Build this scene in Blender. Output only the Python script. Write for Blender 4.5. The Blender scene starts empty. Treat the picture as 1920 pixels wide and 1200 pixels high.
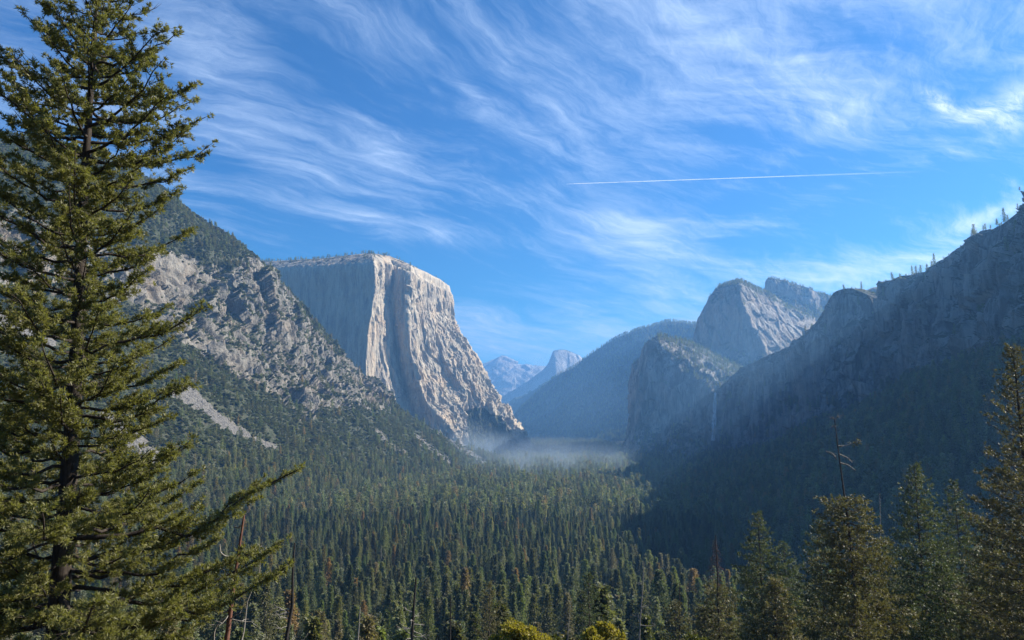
import bpy, math, random
import numpy as np
from mathutils import Vector

# ------------------------------------------------------------------ camera, sky, sun, exposure
sc = bpy.context.scene
COL = sc.collection
F = 1350.0
PITCH = math.radians(8.0)
CZ = 190.0
cam_d = bpy.data.cameras.new('camera')
cam_d.sensor_width = 36.0
cam_d.lens = 36.0 * F / 1920.0
cam_d.clip_start = 0.5
cam_d.clip_end = 90000.0
cam = bpy.data.objects.new('camera', cam_d)
COL.objects.link(cam)
cam.location = (0, 0, CZ)
cam.rotation_euler = (math.pi / 2 + PITCH, 0, 0)
sc.camera = cam

SUN_AZ = math.radians(72.0)      # to the right of the viewing direction (+Y)
SUN_EL = math.radians(33.0)
SUND = Vector((math.sin(SUN_AZ) * math.cos(SUN_EL), math.cos(SUN_AZ) * math.cos(SUN_EL), math.sin(SUN_EL)))
sd = bpy.data.lights.new('sun', 'SUN')
sd.energy = 5.0
sd.angle = math.radians(0.5)
sd.color = (1.0, 0.93, 0.80)
sun = bpy.data.objects.new('sun', sd)
COL.objects.link(sun)
sun.rotation_euler = SUND.to_track_quat('Z', 'Y').to_euler()
sun.location = (400, -50, 600)

sc.view_settings.view_transform = 'Standard'
sc.view_settings.look = 'None'
sc.view_settings.exposure = 1.3
sc.view_settings.gamma = 1.0

world = bpy.data.worlds.new('World')
sc.world = world
world.use_nodes = True


class NT:
    """tiny helper to write node trees"""
    def __init__(self, tree, clear=True):
        self.t = tree
        if clear:
            tree.nodes.clear()

    def n(self, typ, ins=None, **props):
        nd = self.t.nodes.new(typ)
        for k, v in props.items():
            setattr(nd, k, v)
        if ins:
            for k, v in ins.items():
                self.set(nd.inputs[k], v)
        return nd

    def set(self, sock, v):
        if isinstance(v, bpy.types.NodeSocket):
            self.t.links.new(v, sock)
        elif isinstance(v, bpy.types.Node):
            self.t.links.new(v.outputs[0], sock)
        else:
            sock.default_value = v

    def math(self, op, a, b=None, c=None, clamp=False):
        nd = self.t.nodes.new('ShaderNodeMath')
        nd.operation = op
        nd.use_clamp = clamp
        self.set(nd.inputs[0], a)
        if b is not None:
            self.set(nd.inputs[1], b)
        if c is not None:
            self.set(nd.inputs[2], c)
        return nd.outputs[0]

    def vmath(self, op, a, b=None, out=0):
        nd = self.t.nodes.new('ShaderNodeVectorMath')
        nd.operation = op
        self.set(nd.inputs[0], a)
        if b is not None:
            self.set(nd.inputs[1], b)
        return nd.outputs[out]

    def ramp(self, fac, lo, hi, a=0.0, b=1.0, smooth=True):
        nd = self.t.nodes.new('ShaderNodeMapRange')
        nd.interpolation_type = 'SMOOTHSTEP' if smooth else 'LINEAR'
        self.set(nd.inputs['Value'], fac)
        nd.inputs['From Min'].default_value = lo
        nd.inputs['From Max'].default_value = hi
        nd.inputs['To Min'].default_value = a
        nd.inputs['To Max'].default_value = b
        return nd.outputs[0]

    def mix(self, fac, a, b, blend='MIX'):
        nd = self.t.nodes.new('ShaderNodeMix')
        nd.data_type = 'RGBA'
        nd.blend_type = blend
        self.set(nd.inputs[0], fac)
        self.set(nd.inputs[6], a)
        self.set(nd.inputs[7], b)
        return nd.outputs[2]

    def noise(self, vec, scale, detail=4.0, rough=0.55, dist=0.0, typ=None, lac=2.0):
        nd = self.t.nodes.new('ShaderNodeTexNoise')
        if typ:
            nd.noise_type = typ
        self.set(nd.inputs['Vector'], vec)
        nd.inputs['Scale'].default_value = scale
        nd.inputs['Detail'].default_value = detail
        nd.inputs['Roughness'].default_value = rough
        nd.inputs['Lacunarity'].default_value = lac
        nd.inputs['Distortion'].default_value = dist
        return nd.outputs['Fac']

    def mapping(self, vec, loc=(0, 0, 0), rot=(0, 0, 0), scale=(1, 1, 1)):
        nd = self.t.nodes.new('ShaderNodeMapping')
        self.set(nd.inputs['Vector'], vec)
        nd.inputs['Location'].default_value = loc
        nd.inputs['Rotation'].default_value = rot
        nd.inputs['Scale'].default_value = scale
        return nd.outputs[0]


def raydir(px, py):
    x = (px - 960) / F
    y = (600 - py) / F
    c, s = math.cos(PITCH), math.sin(PITCH)
    return np.array((x, c - y * s, s + y * c))


def build_world():
    g = NT(world.node_tree)
    sky = g.n('ShaderNodeTexSky', sky_type='NISHITA', sun_disc=False, sun_elevation=SUN_EL,
              sun_rotation=SUN_AZ, altitude=1400.0, air_density=1.0, dust_density=0.3, ozone_density=5.0)
    tc = g.n('ShaderNodeTexCoord').outputs['Generated']
    sep = g.n('ShaderNodeSeparateXYZ', {0: tc})
    z = g.math('MAXIMUM', g.math('ADD', sep.outputs[2], 0.16), 0.05)
    u = g.math('DIVIDE', sep.outputs[0], z)
    v = g.math('DIVIDE', sep.outputs[1], z)
    p = g.n('ShaderNodeCombineXYZ', {0: u, 1: v, 2: 0.0}).outputs[0]
    az = g.math('ARCTAN2', sep.outputs[0], sep.outputs[1])
    el = sep.outputs[2]

    def gauss(px, py, rx, ry, rot=0.0):
        """soft patch of sky centred on a direction; rot in picture sense (positive: rising to the right)"""
        d = raydir(px, py)
        d = d / np.linalg.norm(d)
        a0 = math.atan2(d[0], d[1])
        e0 = d[2]
        da = g.math('SUBTRACT', az, a0)
        de = g.math('SUBTRACT', el, float(e0))
        c, s = math.cos(rot), math.sin(rot)
        x = g.math('ADD', g.math('MULTIPLY', da, c / (rx / F)), g.math('MULTIPLY', de, s / (rx / F)))
        y = g.math('ADD', g.math('MULTIPLY', da, -s / (ry / F)), g.math('MULTIPLY', de, c / (ry / F)))
        r2 = g.math('ADD', g.math('MULTIPLY', x, x), g.math('MULTIPLY', y, y))
        return g.math('EXPONENT', g.math('MULTIPLY', r2, -1.0))
    wv = g.n('ShaderNodeTexNoise', {'Vector': p, 'Scale': 0.7, 'Detail': 3.0, 'Roughness': 0.5})
    warp = g.vmath('SUBTRACT', wv.outputs['Color'], (0.5, 0.5, 0.5))
    pw = g.vmath('ADD', p, g.vmath('MULTIPLY', warp, (0.75, 0.75, 0)))
    wv2 = g.n('ShaderNodeTexNoise', {'Vector': p, 'Scale': 3.2, 'Detail': 4.0, 'Roughness': 0.6})
    warp2 = g.vmath('SUBTRACT', wv2.outputs['Color'], (0.5, 0.5, 0.5))
    pf = g.vmath('ADD', pw, g.vmath('MULTIPLY', warp2, (0.13, 0.13, 0)))
    A1, A2 = math.radians(-45), math.radians(-10)

    def along(vec, ang, loc, k, stretch):
        m = g.mapping(vec, rot=(0, 0, ang), loc=loc)
        return g.vmath('MULTIPLY', m, (k / stretch, k, 1))
    fibA = g.noise(along(pf, A1, (0, 0, 0), 6.0, 5.0), 1.0, 8, 0.66, 0.25)
    fibB = g.noise(along(pf, A2, (3, 7, 1), 6.0, 5.0), 1.0, 8, 0.66, 0.25)
    veil = g.noise(along(pw, A1, (1.7, 0.4, 0), 1.5, 2.0), 1.0, 5, 0.55, 0.2)
    fine = g.noise(along(pf, A1, (9, 2, 0), 20.0, 3.6), 1.0, 7, 0.74, 0.4)
    leftm = g.ramp(az, 0.05, 0.35)
    fib = g.math('ADD', g.math('MULTIPLY', fibA, g.math('SUBTRACT', 1.0, leftm)), g.math('MULTIPLY', fibB, leftm))
    bias = None
    for (px, py, rx, ry, rot, w) in [
            (380, 130, 190, 60, -0.75, 0.12), (560, 270, 220, 55, -0.72, 0.13), (740, 330, 150, 50, -0.8, 0.20),
            (700, 60, 250, 60, -0.5, 0.10), (860, 150, 180, 14, -0.62, 0.13),
            (1030, 240, 150, 90, -0.5, 0.24), (900, 300, 120, 60, -0.6, 0.10), (1250, 70, 200, 90, -0.5, 0.15), (640, 375, 260, 40, -0.3, 0.10),
            (1180, 430, 170, 60, -0.5, 0.24), (1230, 520, 70, 40, -0.5, 0.12), (1600, 90, 320, 130, 0.0, 0.04),
            (1500, 270, 260, 16, 0.42, 0.10), (1760, 300, 200, 22, 0.30, 0.10), (1500, 380, 260, 16, 0.28, 0.09),
            (1650, 500, 300, 26, 0.04, 0.22), (1490, 112, 40, 9, -0.2, 0.16), (500, 455, 130, 20, 0.1, 0.14),
            (560, 395, 330, 30, -0.10, 0.17), (900, 445, 220, 26, -0.1, 0.18),
            (1870, 400, 70, 14, 0.2, 0.35), (1000, 600, 400, 50, 0.0, 0.13), (1290, 300, 50, 35, -0.5, 0.10),
            (600, 160, 110, 50, -0.7, -0.12), (820, 250, 110, 70, -0.7, -0.10), (1160, 140, 60, 40, 0.0, -0.05),
            (420, 330, 90, 45, -0.5, -0.12), (700, 470, 200, 25, 0, -0.08), (1560, 440, 160, 35, 0, -0.14),
            (1370, 220, 110, 60, 0, -0.10), (1350, 400, 110, 60, 0, -0.10), (950, 350, 50, 40, -0.7, -0.05),
            (250, 40, 80, 60, 0, -0.05), (850, 510, 160, 20, 0, -0.08)]:
        q = g.math('MULTIPLY', gauss(px, py, rx, ry, rot), w)
        bias = q if bias is None else g.math('ADD', bias, q)
    # a brighter hooked cloud nearer the sun
    hook = g.math('MAXIMUM', gauss(1765, 195, 45, 13, -0.75), g.math('MAXIMUM', gauss(1845, 212, 70, 18, -0.05), gauss(1900, 205, 40, 30, 0.6)))
    dens = g.math('ADD', g.math('MULTIPLY', g.math('SUBTRACT', fib, 0.5), 1.0), g.math('MULTIPLY', g.math('SUBTRACT', veil, 0.5), 1.1))
    dens = g.math('ADD', dens, g.math('MULTIPLY', g.math('SUBTRACT', fine, 0.5), 0.60))
    dens = g.math('ADD', dens, bias)
    dens = g.math('ADD', dens, g.ramp(el, 0.0, 0.26, 0.17, 0.0))
    cov = g.ramp(dens, -0.10, 0.52, 0.0, 1.0, smooth=False)
    cov = g.math('POWER', cov, 1.6)
    cov = g.math('MULTIPLY', cov, 1.0, clamp=True)
    hk = g.math('MULTIPLY', hook, g.ramp(g.math('ADD', g.math('MULTIPLY', fine, 0.6), g.math('MULTIPLY', fib, 0.4)), 0.36, 0.62))
    cov = g.math('MAXIMUM', cov, g.math('MULTIPLY', hk, 0.95))
    skyc = g.mix(1.0, sky.outputs[0], (0.30, 0.86, 1.24, 1), 'MULTIPLY')
    skyc = g.mix(g.ramp(el, 0.0, 0.42, 1.0, 0.0), skyc, g.mix(1.0, skyc, (0.80, 1.10, 0.88, 1), 'MULTIPLY'))
    glow = gauss(2150, 380, 560, 300, 0.0)
    cl = g.mix(g.math('MAXIMUM', glow, hook), (5.6, 7.1, 9.5, 1), (11.5, 11.8, 12.0, 1))
    c = g.mix(cov, skyc, cl)
    bg = g.n('ShaderNodeBackground', {'Color': c, 'Strength': 0.052})
    world.cycles.sampling_method = 'MANUAL'
    world.cycles.sample_map_resolution = 256
    out = g.n('ShaderNodeOutputWorld', {'Surface': bg.outputs[0]})


build_world()

# ------------------------------------------------------------------ helpers: noise, meshes, tags
RNG = np.random.default_rng(7)
_perm = np.random.default_rng(3).permutation(256).astype(np.int64)
_perm = np.concatenate([_perm, _perm, _perm])
_grad = np.random.default_rng(5).normal(size=(256, 3))
_grad /= np.linalg.norm(_grad, axis=1)[:, None]


def gnoise(p):
    p = np.asarray(p, dtype=np.float64)
    i = np.floor(p).astype(np.int64)
    f = p - i
    i &= 255
    w = f * f * f * (f * (f * 6 - 15) + 10)
    r = 0
    for dx in (0, 1):
        wx = w[..., 0] if dx else 1 - w[..., 0]
        for dy in (0, 1):
            wy = w[..., 1] if dy else 1 - w[..., 1]
            for dz in (0, 1):
                wz = w[..., 2] if dz else 1 - w[..., 2]
                h = _perm[_perm[_perm[(i[..., 0] + dx) & 255] + ((i[..., 1] + dy) & 255)] + ((i[..., 2] + dz) & 255)]
                g = _grad[h]
                d = g[..., 0] * (f[..., 0] - dx) + g[..., 1] * (f[..., 1] - dy) + g[..., 2] * (f[..., 2] - dz)
                r = r + wx * wy * wz * d
    return r * 1.6


def fbm(p, octs=5, gain=0.5, lac=2.03, ridged=False):
    a, s, tot = 1.0, 0.0, 0.0
    q = np.array(p, dtype=np.float64)
    for _ in range(octs):
        n = gnoise(q)
        if ridged:
            n = 1.0 - 2.0 * np.abs(n)
        s = s + a * n
        tot += a
        a *= gain
        q = q * lac + 17.3
    return s / tot


def facets(p, seed=0, tilt=1.0):
    """angular blocks: every cell is a plane of its own tilt and offset"""
    p = np.asarray(p, dtype=np.float64) + seed * 11.7
    sh = p.shape[:-1]
    p = p.reshape(-1, 3)
    i0 = np.floor(p).astype(np.int64)
    f0 = p - i0
    best = np.full(len(p), 1e9)
    out = np.zeros(len(p))
    side = np.where(f0 > 0.5, 1, -1)
    for a in (0, 1):
        for b in (0, 1):
            for c in (0, 1):
                off = np.stack([side[:, 0] * a, side[:, 1] * b, side[:, 2] * c], -1)
                k = (i0 + off) & 255
                h = _perm[_perm[_perm[k[:, 0]] + k[:, 1]] + k[:, 2]]
                g = _grad[h]
                g2 = _grad[(h * 7 + 31) & 255]
                cc = i0 + off + 0.5 + g * 0.45
                r = p - cc
                d = (r * r).sum(-1)
                m = d < best
                best = np.where(m, d, best)
                out = np.where(m, g2[:, 0] * 0.8 + (r * g2[:, [1, 2, 0]]).sum(-1) * tilt, out)
    return out.reshape(sh)


def sstep(x, a, b):
    t = np.clip((x - a) / (b - a), 0, 1)
    return t * t * (3 - 2 * t)


def project(P):
    c, s = math.cos(PITCH), math.sin(PITCH)
    x, y, z = P[..., 0], P[..., 1], P[..., 2] - CZ
    fwd = y * c + z * s
    up = -y * s + z * c
    fwd = np.where(fwd < 1, 1, fwd)
    return 960 + F * x / fwd, 600 - F * up / fwd


def P(px, py, Y):
    """the point that stands Y metres ahead of the viewpoint in the direction of picture point (px, py)"""
    d = raydir(px, py)
    t = Y / d[1]
    return np.array((d[0] * t, Y, CZ + d[2] * t))


def mesh_np(name, V, Q, mat=None, attrs=None, smooth=True, vattrs=None):
    me = bpy.data.meshes.new(name)
    V = np.asarray(V, dtype=np.float32).reshape(-1, 3)
    Q = np.asarray(Q, dtype=np.int32)
    nf, k = Q.shape
    me.vertices.add(len(V))
    me.vertices.foreach_set('co', V.ravel())
    me.loops.add(nf * k)
    me.loops.foreach_set('vertex_index', Q.ravel())
    me.polygons.add(nf)
    me.polygons.foreach_set('loop_start', np.arange(nf, dtype=np.int32) * k)
    me.polygons.foreach_set('loop_total', np.full(nf, k, dtype=np.int32))
    me.update(calc_edges=True)
    if smooth:
        me.polygons.foreach_set('use_smooth', np.ones(nf, dtype=bool))
    for an, av in (attrs or {}).items():
        a = me.attributes.new(an, 'FLOAT', 'POINT')
        a.data.foreach_set('value', np.asarray(av, dtype=np.float32).ravel())
    if mat:
        me.materials.append(mat)
    return me


def obj(name, me, parent=None, loc=None):
    o = bpy.data.objects.new(name, me)
    COL.objects.link(o)
    if parent:
        o.parent = parent
    if loc is not None:
        o.location = loc
    return o


def tag(o, label=None, cat=None, group=None, kind=None):
    if label: o['label'] = label
    if cat: o['category'] = cat
    if group: o['group'] = group
    if kind: o['kind'] = kind
    return o


def grid_faces(nr, nc):
    i = np.arange(nr - 1)[:, None] * nc + np.arange(nc - 1)[None, :]
    return np.stack([i, i + nc, i + nc + 1, i + 1], -1).reshape(-1, 4)


def cr_interp(A, n, smooth=True, w=None):
    """A: K x ... control values -> n x ... ; Catmull-Rom (monotone enough) or linear"""
    K = A.shape[0]
    if w is None:
        t = np.linspace(0, K - 1, n)
    else:
        c = np.concatenate([[0], np.cumsum(w)])
        t = np.interp(np.linspace(0, c[-1], n), c, np.arange(K))
    i = np.clip(np.floor(t).astype(int), 0, K - 2)
    f = (t - i).reshape((-1,) + (1,) * (A.ndim - 1))
    p1, p2 = A[i], A[i + 1]
    if not smooth:
        return p1 * (1 - f) + p2 * f
    p0 = A[np.maximum(i - 1, 0)]
    p3 = A[np.minimum(i + 2, K - 1)]
    k = 0.35
    m1, m2 = (p2 - p0) * k, (p3 - p1) * k
    return (2 * f**3 - 3 * f**2 + 1) * p1 + (f**3 - 2 * f**2 + f) * m1 + (-2 * f**3 + 3 * f**2) * p2 + (f**3 - f**2) * m2


def normals(G):
    du = np.gradient(G, axis=1)
    dv = np.gradient(G, axis=0)
    n = np.cross(du, dv)
    l = np.linalg.norm(n, axis=-1, keepdims=True)
    n = n / np.maximum(l, 1e-9)
    return n


def poly_mask(px, py, poly, soft):
    """1 inside the polygon, falling to 0 over `soft` outside its edge"""
    poly = np.array(poly, dtype=float)
    n = len(poly)
    inside = np.zeros(px.shape, dtype=bool)
    dist = np.full(px.shape, 1e9)
    for i in range(n):
        x1, y1 = poly[i]
        x2, y2 = poly[(i + 1) % n]
        cond = ((y1 > py) != (y2 > py))
        with np.errstate(divide='ignore', invalid='ignore'):
            xi = (x2 - x1) * (py - y1) / ((y2 - y1) if y2 != y1 else 1e-9) + x1
        inside ^= cond & (px < xi)
        L2 = (x2 - x1)**2 + (y2 - y1)**2 + 1e-9
        t = np.clip(((px - x1) * (x2 - x1) + (py - y1) * (y2 - y1)) / L2, 0, 1)
        d = np.hypot(px - (x1 + t * (x2 - x1)), py - (y1 + t * (y2 - y1)))
        dist = np.minimum(dist, d)
    sdist = np.where(inside, dist, -dist)
    return sstep(sdist, -soft, soft)


# ------------------------------------------------------------------ materials
def new_mat(name):
    m = bpy.data.materials.new(name)
    m.use_nodes = True
    return m, NT(m.node_tree)


def rock_mat(name, base=(0.40, 0.37, 0.33), dark=(0.17, 0.165, 0.165), streak=1.0, veg=(0.045, 0.055, 0.028),
             soil=(0.10, 0.09, 0.07), zs=0.16, s=1.0, bump=1.0):
    m, g = new_mat(name)
    co = g.n('ShaderNodeTexCoord').outputs['Object']
    v = g.n('ShaderNodeAttribute', attribute_name='veg').outputs['Fac']
    scr = g.n('ShaderNodeAttribute', attribute_name='scree').outputs['Fac']
    vert = g.mapping(co, scale=(0.02 * s, 0.02 * s, 0.02 * s * zs))
    n1 = g.noise(vert, 1.0, 8, 0.62, 0.4)
    n2 = g.noise(g.mapping(co, scale=(0.07 * s, 0.07 * s, 0.07 * s * zs * 0.6)), 1.0, 6, 0.65, 0.3)
    n3 = g.noise(co, 0.006 * s, 5, 0.6, 0.5)
    n4 = g.noise(co, 0.09 * s, 6, 0.7)
    k = g.math('MULTIPLY', g.ramp(n1, 0.42, 0.64), 0.65 * streak)
    c = g.mix(k, (*base, 1), (*dark, 1))
    k2 = g.math('MULTIPLY', g.ramp(n2, 0.47, 0.64), 0.6 * streak)
    c = g.mix(k2, c, (dark[0] * 1.2, dark[1] * 1.1, dark[2] * 1.0, 1))
    c = g.mix(g.math('MULTIPLY', g.ramp(n3, 0.45, 0.7), 0.55), c, (base[0] * 1.08, base[1] * 0.90, base[2] * 0.74, 1))
    c = g.mix(0.55, c, g.mix(n4, (0.35, 0.35, 0.35, 1), (1.5, 1.5, 1.5, 1)), 'MULTIPLY')
    # scree: pale grey boulders
    vo = g.n('ShaderNodeTexVoronoi', {'Vector': co, 'Scale': 0.22}, feature='F1')
    vc = g.mix(g.math('MULTIPLY', vo.outputs['Distance'], 0.9, clamp=True), (0.24, 0.225, 0.205, 1), (0.07, 0.067, 0.062, 1))
    vc = g.mix(0.6, vc, g.mix(g.noise(co, 0.3, 5, 0.75), (0.2, 0.2, 0.2, 1), (1.6, 1.6, 1.6, 1)), 'MULTIPLY')
    c = g.mix(scr, c, vc)
    # vegetation cover with a ragged edge
    vn = g.math('ADD', v, g.math('MULTIPLY', g.math('SUBTRACT', g.noise(co, 0.035, 7, 0.7), 0.5), 1.3))
    vf = g.ramp(vn, 0.38, 0.62)
    vcol = g.mix(g.ramp(g.noise(co, 0.09, 6, 0.75), 0.35, 0.7), (*veg, 1), (*soil, 1))
    c = g.mix(vf, c, vcol)
    bs = g.n('ShaderNodeBsdfPrincipled', {'Base Color': c, 'Roughness': 0.92, 'Specular IOR Level': 0.15})
    bh = g.math('ADD', g.math('MULTIPLY', n1, 9.0 / s), g.math('ADD', g.math('MULTIPLY', n2, 5.0 / s), g.math('MULTIPLY', n4, 2.5 / s)))
    vo2 = g.math('MULTIPLY', g.math('MULTIPLY', vo.outputs['Distance'], scr), -3.0)
    bh = g.math('ADD', bh, vo2)
    for fs, amp in ((0.030 * s, 16.0 / s), (0.085 * s, 5.0 / s)):
        wv = g.vmath('ADD', g.mapping(co, scale=(fs, fs, fs * max(zs, 0.14))), g.vmath('MULTIPLY', g.vmath('SUBTRACT', g.n('ShaderNodeTexNoise', {'Vector': co, 'Scale': fs * 2.0, 'Detail': 2.0}).outputs['Color'], (0.5, 0.5, 0.5)), (0.9, 0.9, 0.9)))
        vf_ = g.n('ShaderNodeTexVoronoi', {'Vector': wv, 'Scale': 1.0}, feature='F1')
        loc = g.vmath('SUBTRACT', wv, vf_.outputs['Position'])
        grd = g.vmath('SUBTRACT', vf_.outputs['Color'], (0.5, 0.5, 0.5))
        hgt_ = g.math('ADD', g.vmath('DOT_PRODUCT', loc, grd, out=1), g.math('MULTIPLY', g.n('ShaderNodeSeparateXYZ', {0: grd}).outputs[0], 0.35))
        bh = g.math('ADD', bh, g.math('MULTIPLY', hgt_, amp))
    b = g.n('ShaderNodeBump', {'Height': bh, 'Strength': 0.8 * bump, 'Distance': 1.0})
    g.t.links.new(b.outputs[0], bs.inputs['Normal'])
    g.n('ShaderNodeOutputMaterial', {'Surface': bs.outputs[0]})
    return m


def foliage_mat(name, dark, light, yellow=None, rnd=0.35, trans=0.25, hue=0.03, scale=0.5, rough=0.55, spec=0.3):
    m, g = new_mat(name)
    oi = g.n('ShaderNodeObjectInfo')
    r = oi.outputs['Random']
    co = g.n('ShaderNodeTexCoord').outputs['Object']
    t = g.n('ShaderNodeAttribute', attribute_name='tint').outputs['Fac']
    n = g.noise(co, scale, 3, 0.6)
    f = g.math('ADD', g.math('MULTIPLY', t, 0.6), g.math('MULTIPLY', n, 0.5), clamp=True)
    c = g.mix(f, (*dark, 1), (*light, 1))
    if yellow:
        yf = g.ramp(g.math('FRACT', g.math('MULTIPLY', r, 7.31)), 0.72, 1.0, 0.0, 0.8)
        c = g.mix(yf, c, (*yellow, 1))
    hs = g.n('ShaderNodeHueSaturation', {'Color': c, 'Saturation': g.math('ADD', 1.0 - 0.5 * min(rnd * 2, 1), g.math('MULTIPLY', g.math('FRACT', g.math('MULTIPLY', r, 29.3)), 0.6 * min(rnd * 2, 1))), 'Hue': g.math('ADD', 0.5 - hue, g.math('MULTIPLY', r, 2 * hue)),
                                         'Value': g.math('ADD', 1 - rnd, g.math('MULTIPLY', g.math('FRACT', g.math('MULTIPLY', r, 13.7)), 2 * rnd))})
    c = hs.outputs[0]
    d = g.n('ShaderNodeBsdfPrincipled', {'Base Color': c, 'Roughness': rough, 'Specular IOR Level': spec})
    tr = g.n('ShaderNodeBsdfTranslucent', {'Color': g.mix(1.0, c, (1.5, 1.6, 0.7, 1), 'MULTIPLY')})
    mx = g.n('ShaderNodeMixShader', {0: trans, 1: d.outputs[0], 2: tr.outputs[0]})
    g.n('ShaderNodeOutputMaterial', {'Surface': mx.outputs[0]})
    return m


def bark_mat(name, a, b, s=1.0):
    m, g = new_mat(name)
    co = g.n('ShaderNodeTexCoord').outputs['Object']
    n = g.noise(g.mapping(co, scale=(9 * s, 9 * s, 1.6 * s)), 1.0, 6, 0.7, 0.5)
    n2 = g.noise(co, 0.9 * s, 3, 0.6)
    c = g.mix(g.ramp(n, 0.35, 0.65), (*a, 1), (*b, 1))
    c = g.mix(g.math('MULTIPLY', n2, 0.6), c, (a[0] * 0.6, a[1] * 0.6, a[2] * 0.6, 1))
    bs = g.n('ShaderNodeBsdfPrincipled', {'Base Color': c, 'Roughness': 0.9, 'Specular IOR Level': 0.2})
    bp = g.n('ShaderNodeBump', {'Height': n, 'Strength': 0.6, 'Distance': 0.03})
    g.t.links.new(bp.outputs[0], bs.inputs['Normal'])
    g.n('ShaderNodeOutputMaterial', {'Surface': bs.outputs[0]})
    return m


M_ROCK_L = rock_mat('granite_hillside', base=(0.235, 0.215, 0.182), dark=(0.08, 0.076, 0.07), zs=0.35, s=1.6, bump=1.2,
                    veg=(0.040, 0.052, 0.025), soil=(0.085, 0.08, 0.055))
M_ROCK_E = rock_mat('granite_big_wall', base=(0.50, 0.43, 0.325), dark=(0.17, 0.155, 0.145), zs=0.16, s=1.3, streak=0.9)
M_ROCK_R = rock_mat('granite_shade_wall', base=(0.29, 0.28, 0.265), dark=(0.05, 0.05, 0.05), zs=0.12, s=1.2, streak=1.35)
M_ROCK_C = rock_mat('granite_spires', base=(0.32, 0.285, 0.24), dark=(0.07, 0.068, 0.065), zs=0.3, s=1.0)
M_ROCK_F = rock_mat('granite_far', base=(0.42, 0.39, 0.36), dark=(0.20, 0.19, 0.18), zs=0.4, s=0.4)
M_ROCK_M = rock_mat('granite_wooded_range', base=(0.16, 0.155, 0.15), dark=(0.08, 0.08, 0.08), zs=0.4, s=0.5, bump=0.6)

# ------------------------------------------------------------------ landforms
TERR = {}


def landform(name, G, mat, disp=None, veg=None, scree=None, label=None, two_pass=True):
    """G: nr x nc x 3 world grid"""
    N = normals(G)
    # make normals face the viewpoint
    if (N[G.shape[0] // 2, :, :] * (np.array((0, 0, CZ)) - G[G.shape[0] // 2])).sum() < 0:
        N = -N
        flip = True
    else:
        flip = False
    if disp is not None:
        G = G + N * disp(G, N)[..., None]
        N2 = normals(G)
        if flip: N2 = -N2
    else:
        N2 = N
    v = veg(G, N2) if veg is not None else np.zeros(G.shape[:2])
    s = scree(G, N2) if scree is not None else np.zeros(G.shape[:2])
    v = np.clip(v, 0, 1)
    Q = grid_faces(*G.shape[:2])
    if flip:
        Q = Q[:, ::-1]
    me = mesh_np(name, G, Q, mat, {'veg': v, 'scree': np.clip(s, 0, 1)})
    o = obj(name, me)
    tag(o, kind='structure')
    TERR[name if name not in TERR else name + str(len(TERR))] = (G, N2, v, s)
    return G, N2, v, s


def near_z(x, y):
    """height of the ground: the slope below the viewpoint, then the flat valley floor"""
    y = np.asarray(y, dtype=float)
    x = np.asarray(x, dtype=float)
    ys = [-400, -30, 0, 12, 30, 60, 100, 160, 240, 340, 460, 600, 800, 1000, 1400]
    zs = [330, 196, 187.5, 185, 174, 155, 132, 108, 84, 62, 42, 24, 9, 3, 0]
    z = np.interp(y, ys, zs)
    z = z + np.clip(x, 0, 600) * 0.10 * np.exp(-np.maximum(y, 0) / 260.0) - np.clip(-x, 0, 600) * 0.05 * np.exp(-np.maximum(y, 0) / 160.0)
    return z


# ---- left hillside: columns run down the fall line from ridge to valley floor
ridge = [(-500, 190, 1100), (-200, 215, 1450), (0, 248, 1750), (120, 272, 1900), (210, 298, 2020), (300, 353, 2200), (355, 398, 2330),
         (424, 442, 2450), (492, 506, 2600), (550, 580, 2700), (588, 638, 2800), (650, 684, 2900), (712, 748, 3020),
         (792, 800, 3150), (874, 845, 3280), (968, 872, 3400)]
foot = [(-640, 100), (-560, 550), (-500, 950), (-470, 1200), (-440, 1450), (-380, 1750), (-320, 1980), (-250, 2220), (-170, 2460),
        (-120, 2660), (-75, 2800), (-30, 2980), (0, 3120), (18, 3260), (30, 3360), (45, 3460)]
# crags: strength of the cliff band in each column
cliff = [0.6, 0.7, 0.8, 0.9, 1.0, 1.0, 1.0, 1.0, 1.0, 1.0, 0.95, 0.8, 0.55, 0.35, 0.1, 0.0]
S = np.array([0.0, 0.06, 0.14, 0.24, 0.34, 0.42, 0.56, 0.72, 0.87, 1.0])
gc = np.array([1.0, 0.965, 0.90, 0.73, 0.54, 0.44, 0.315, 0.185, 0.075, -0.01])
gl = np.array([1.0, 0.93, 0.84, 0.73, 0.62, 0.53, 0.39, 0.24, 0.11, -0.01])
rows = []
for k, s in enumerate(S):
    row = []
    for j in range(len(ridge)):
        R = P(*ridge[j])
        fx, fy = foot[j]
        h = cliff[j] * gc[k] + (1 - cliff[j]) * gl[k]
        row.append((R[0] + (fx - R[0]) * s, R[1] + (fy - R[1]) * s, R[2] * h))
    rows.append(row)
back1 = [(r[0] - 180, r[1] + 60, r[2] - 70) for r in rows[0]]
back2 = [(r[0] - 900, r[1] + 300, max(r[2] - 400, -20)) for r in rows[0]]
A = np.array([back2, back1] + rows)
A = cr_interp(A, 620, w=[0.4, 0.5, 0.5, 0.8, 1, 1, 0.9, 1.2, 1.2, 1.1, 0.9])
A = cr_interp(A.transpose(1, 0, 2), 1000, w=[1.0, 1.0, 1, 1, 1, 1.2, 1.1, 1.3, 1.4, 1.3, 1.1, 1.2, 1.2, 1.2, 1.2]).transpose(1, 0, 2)


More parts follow.
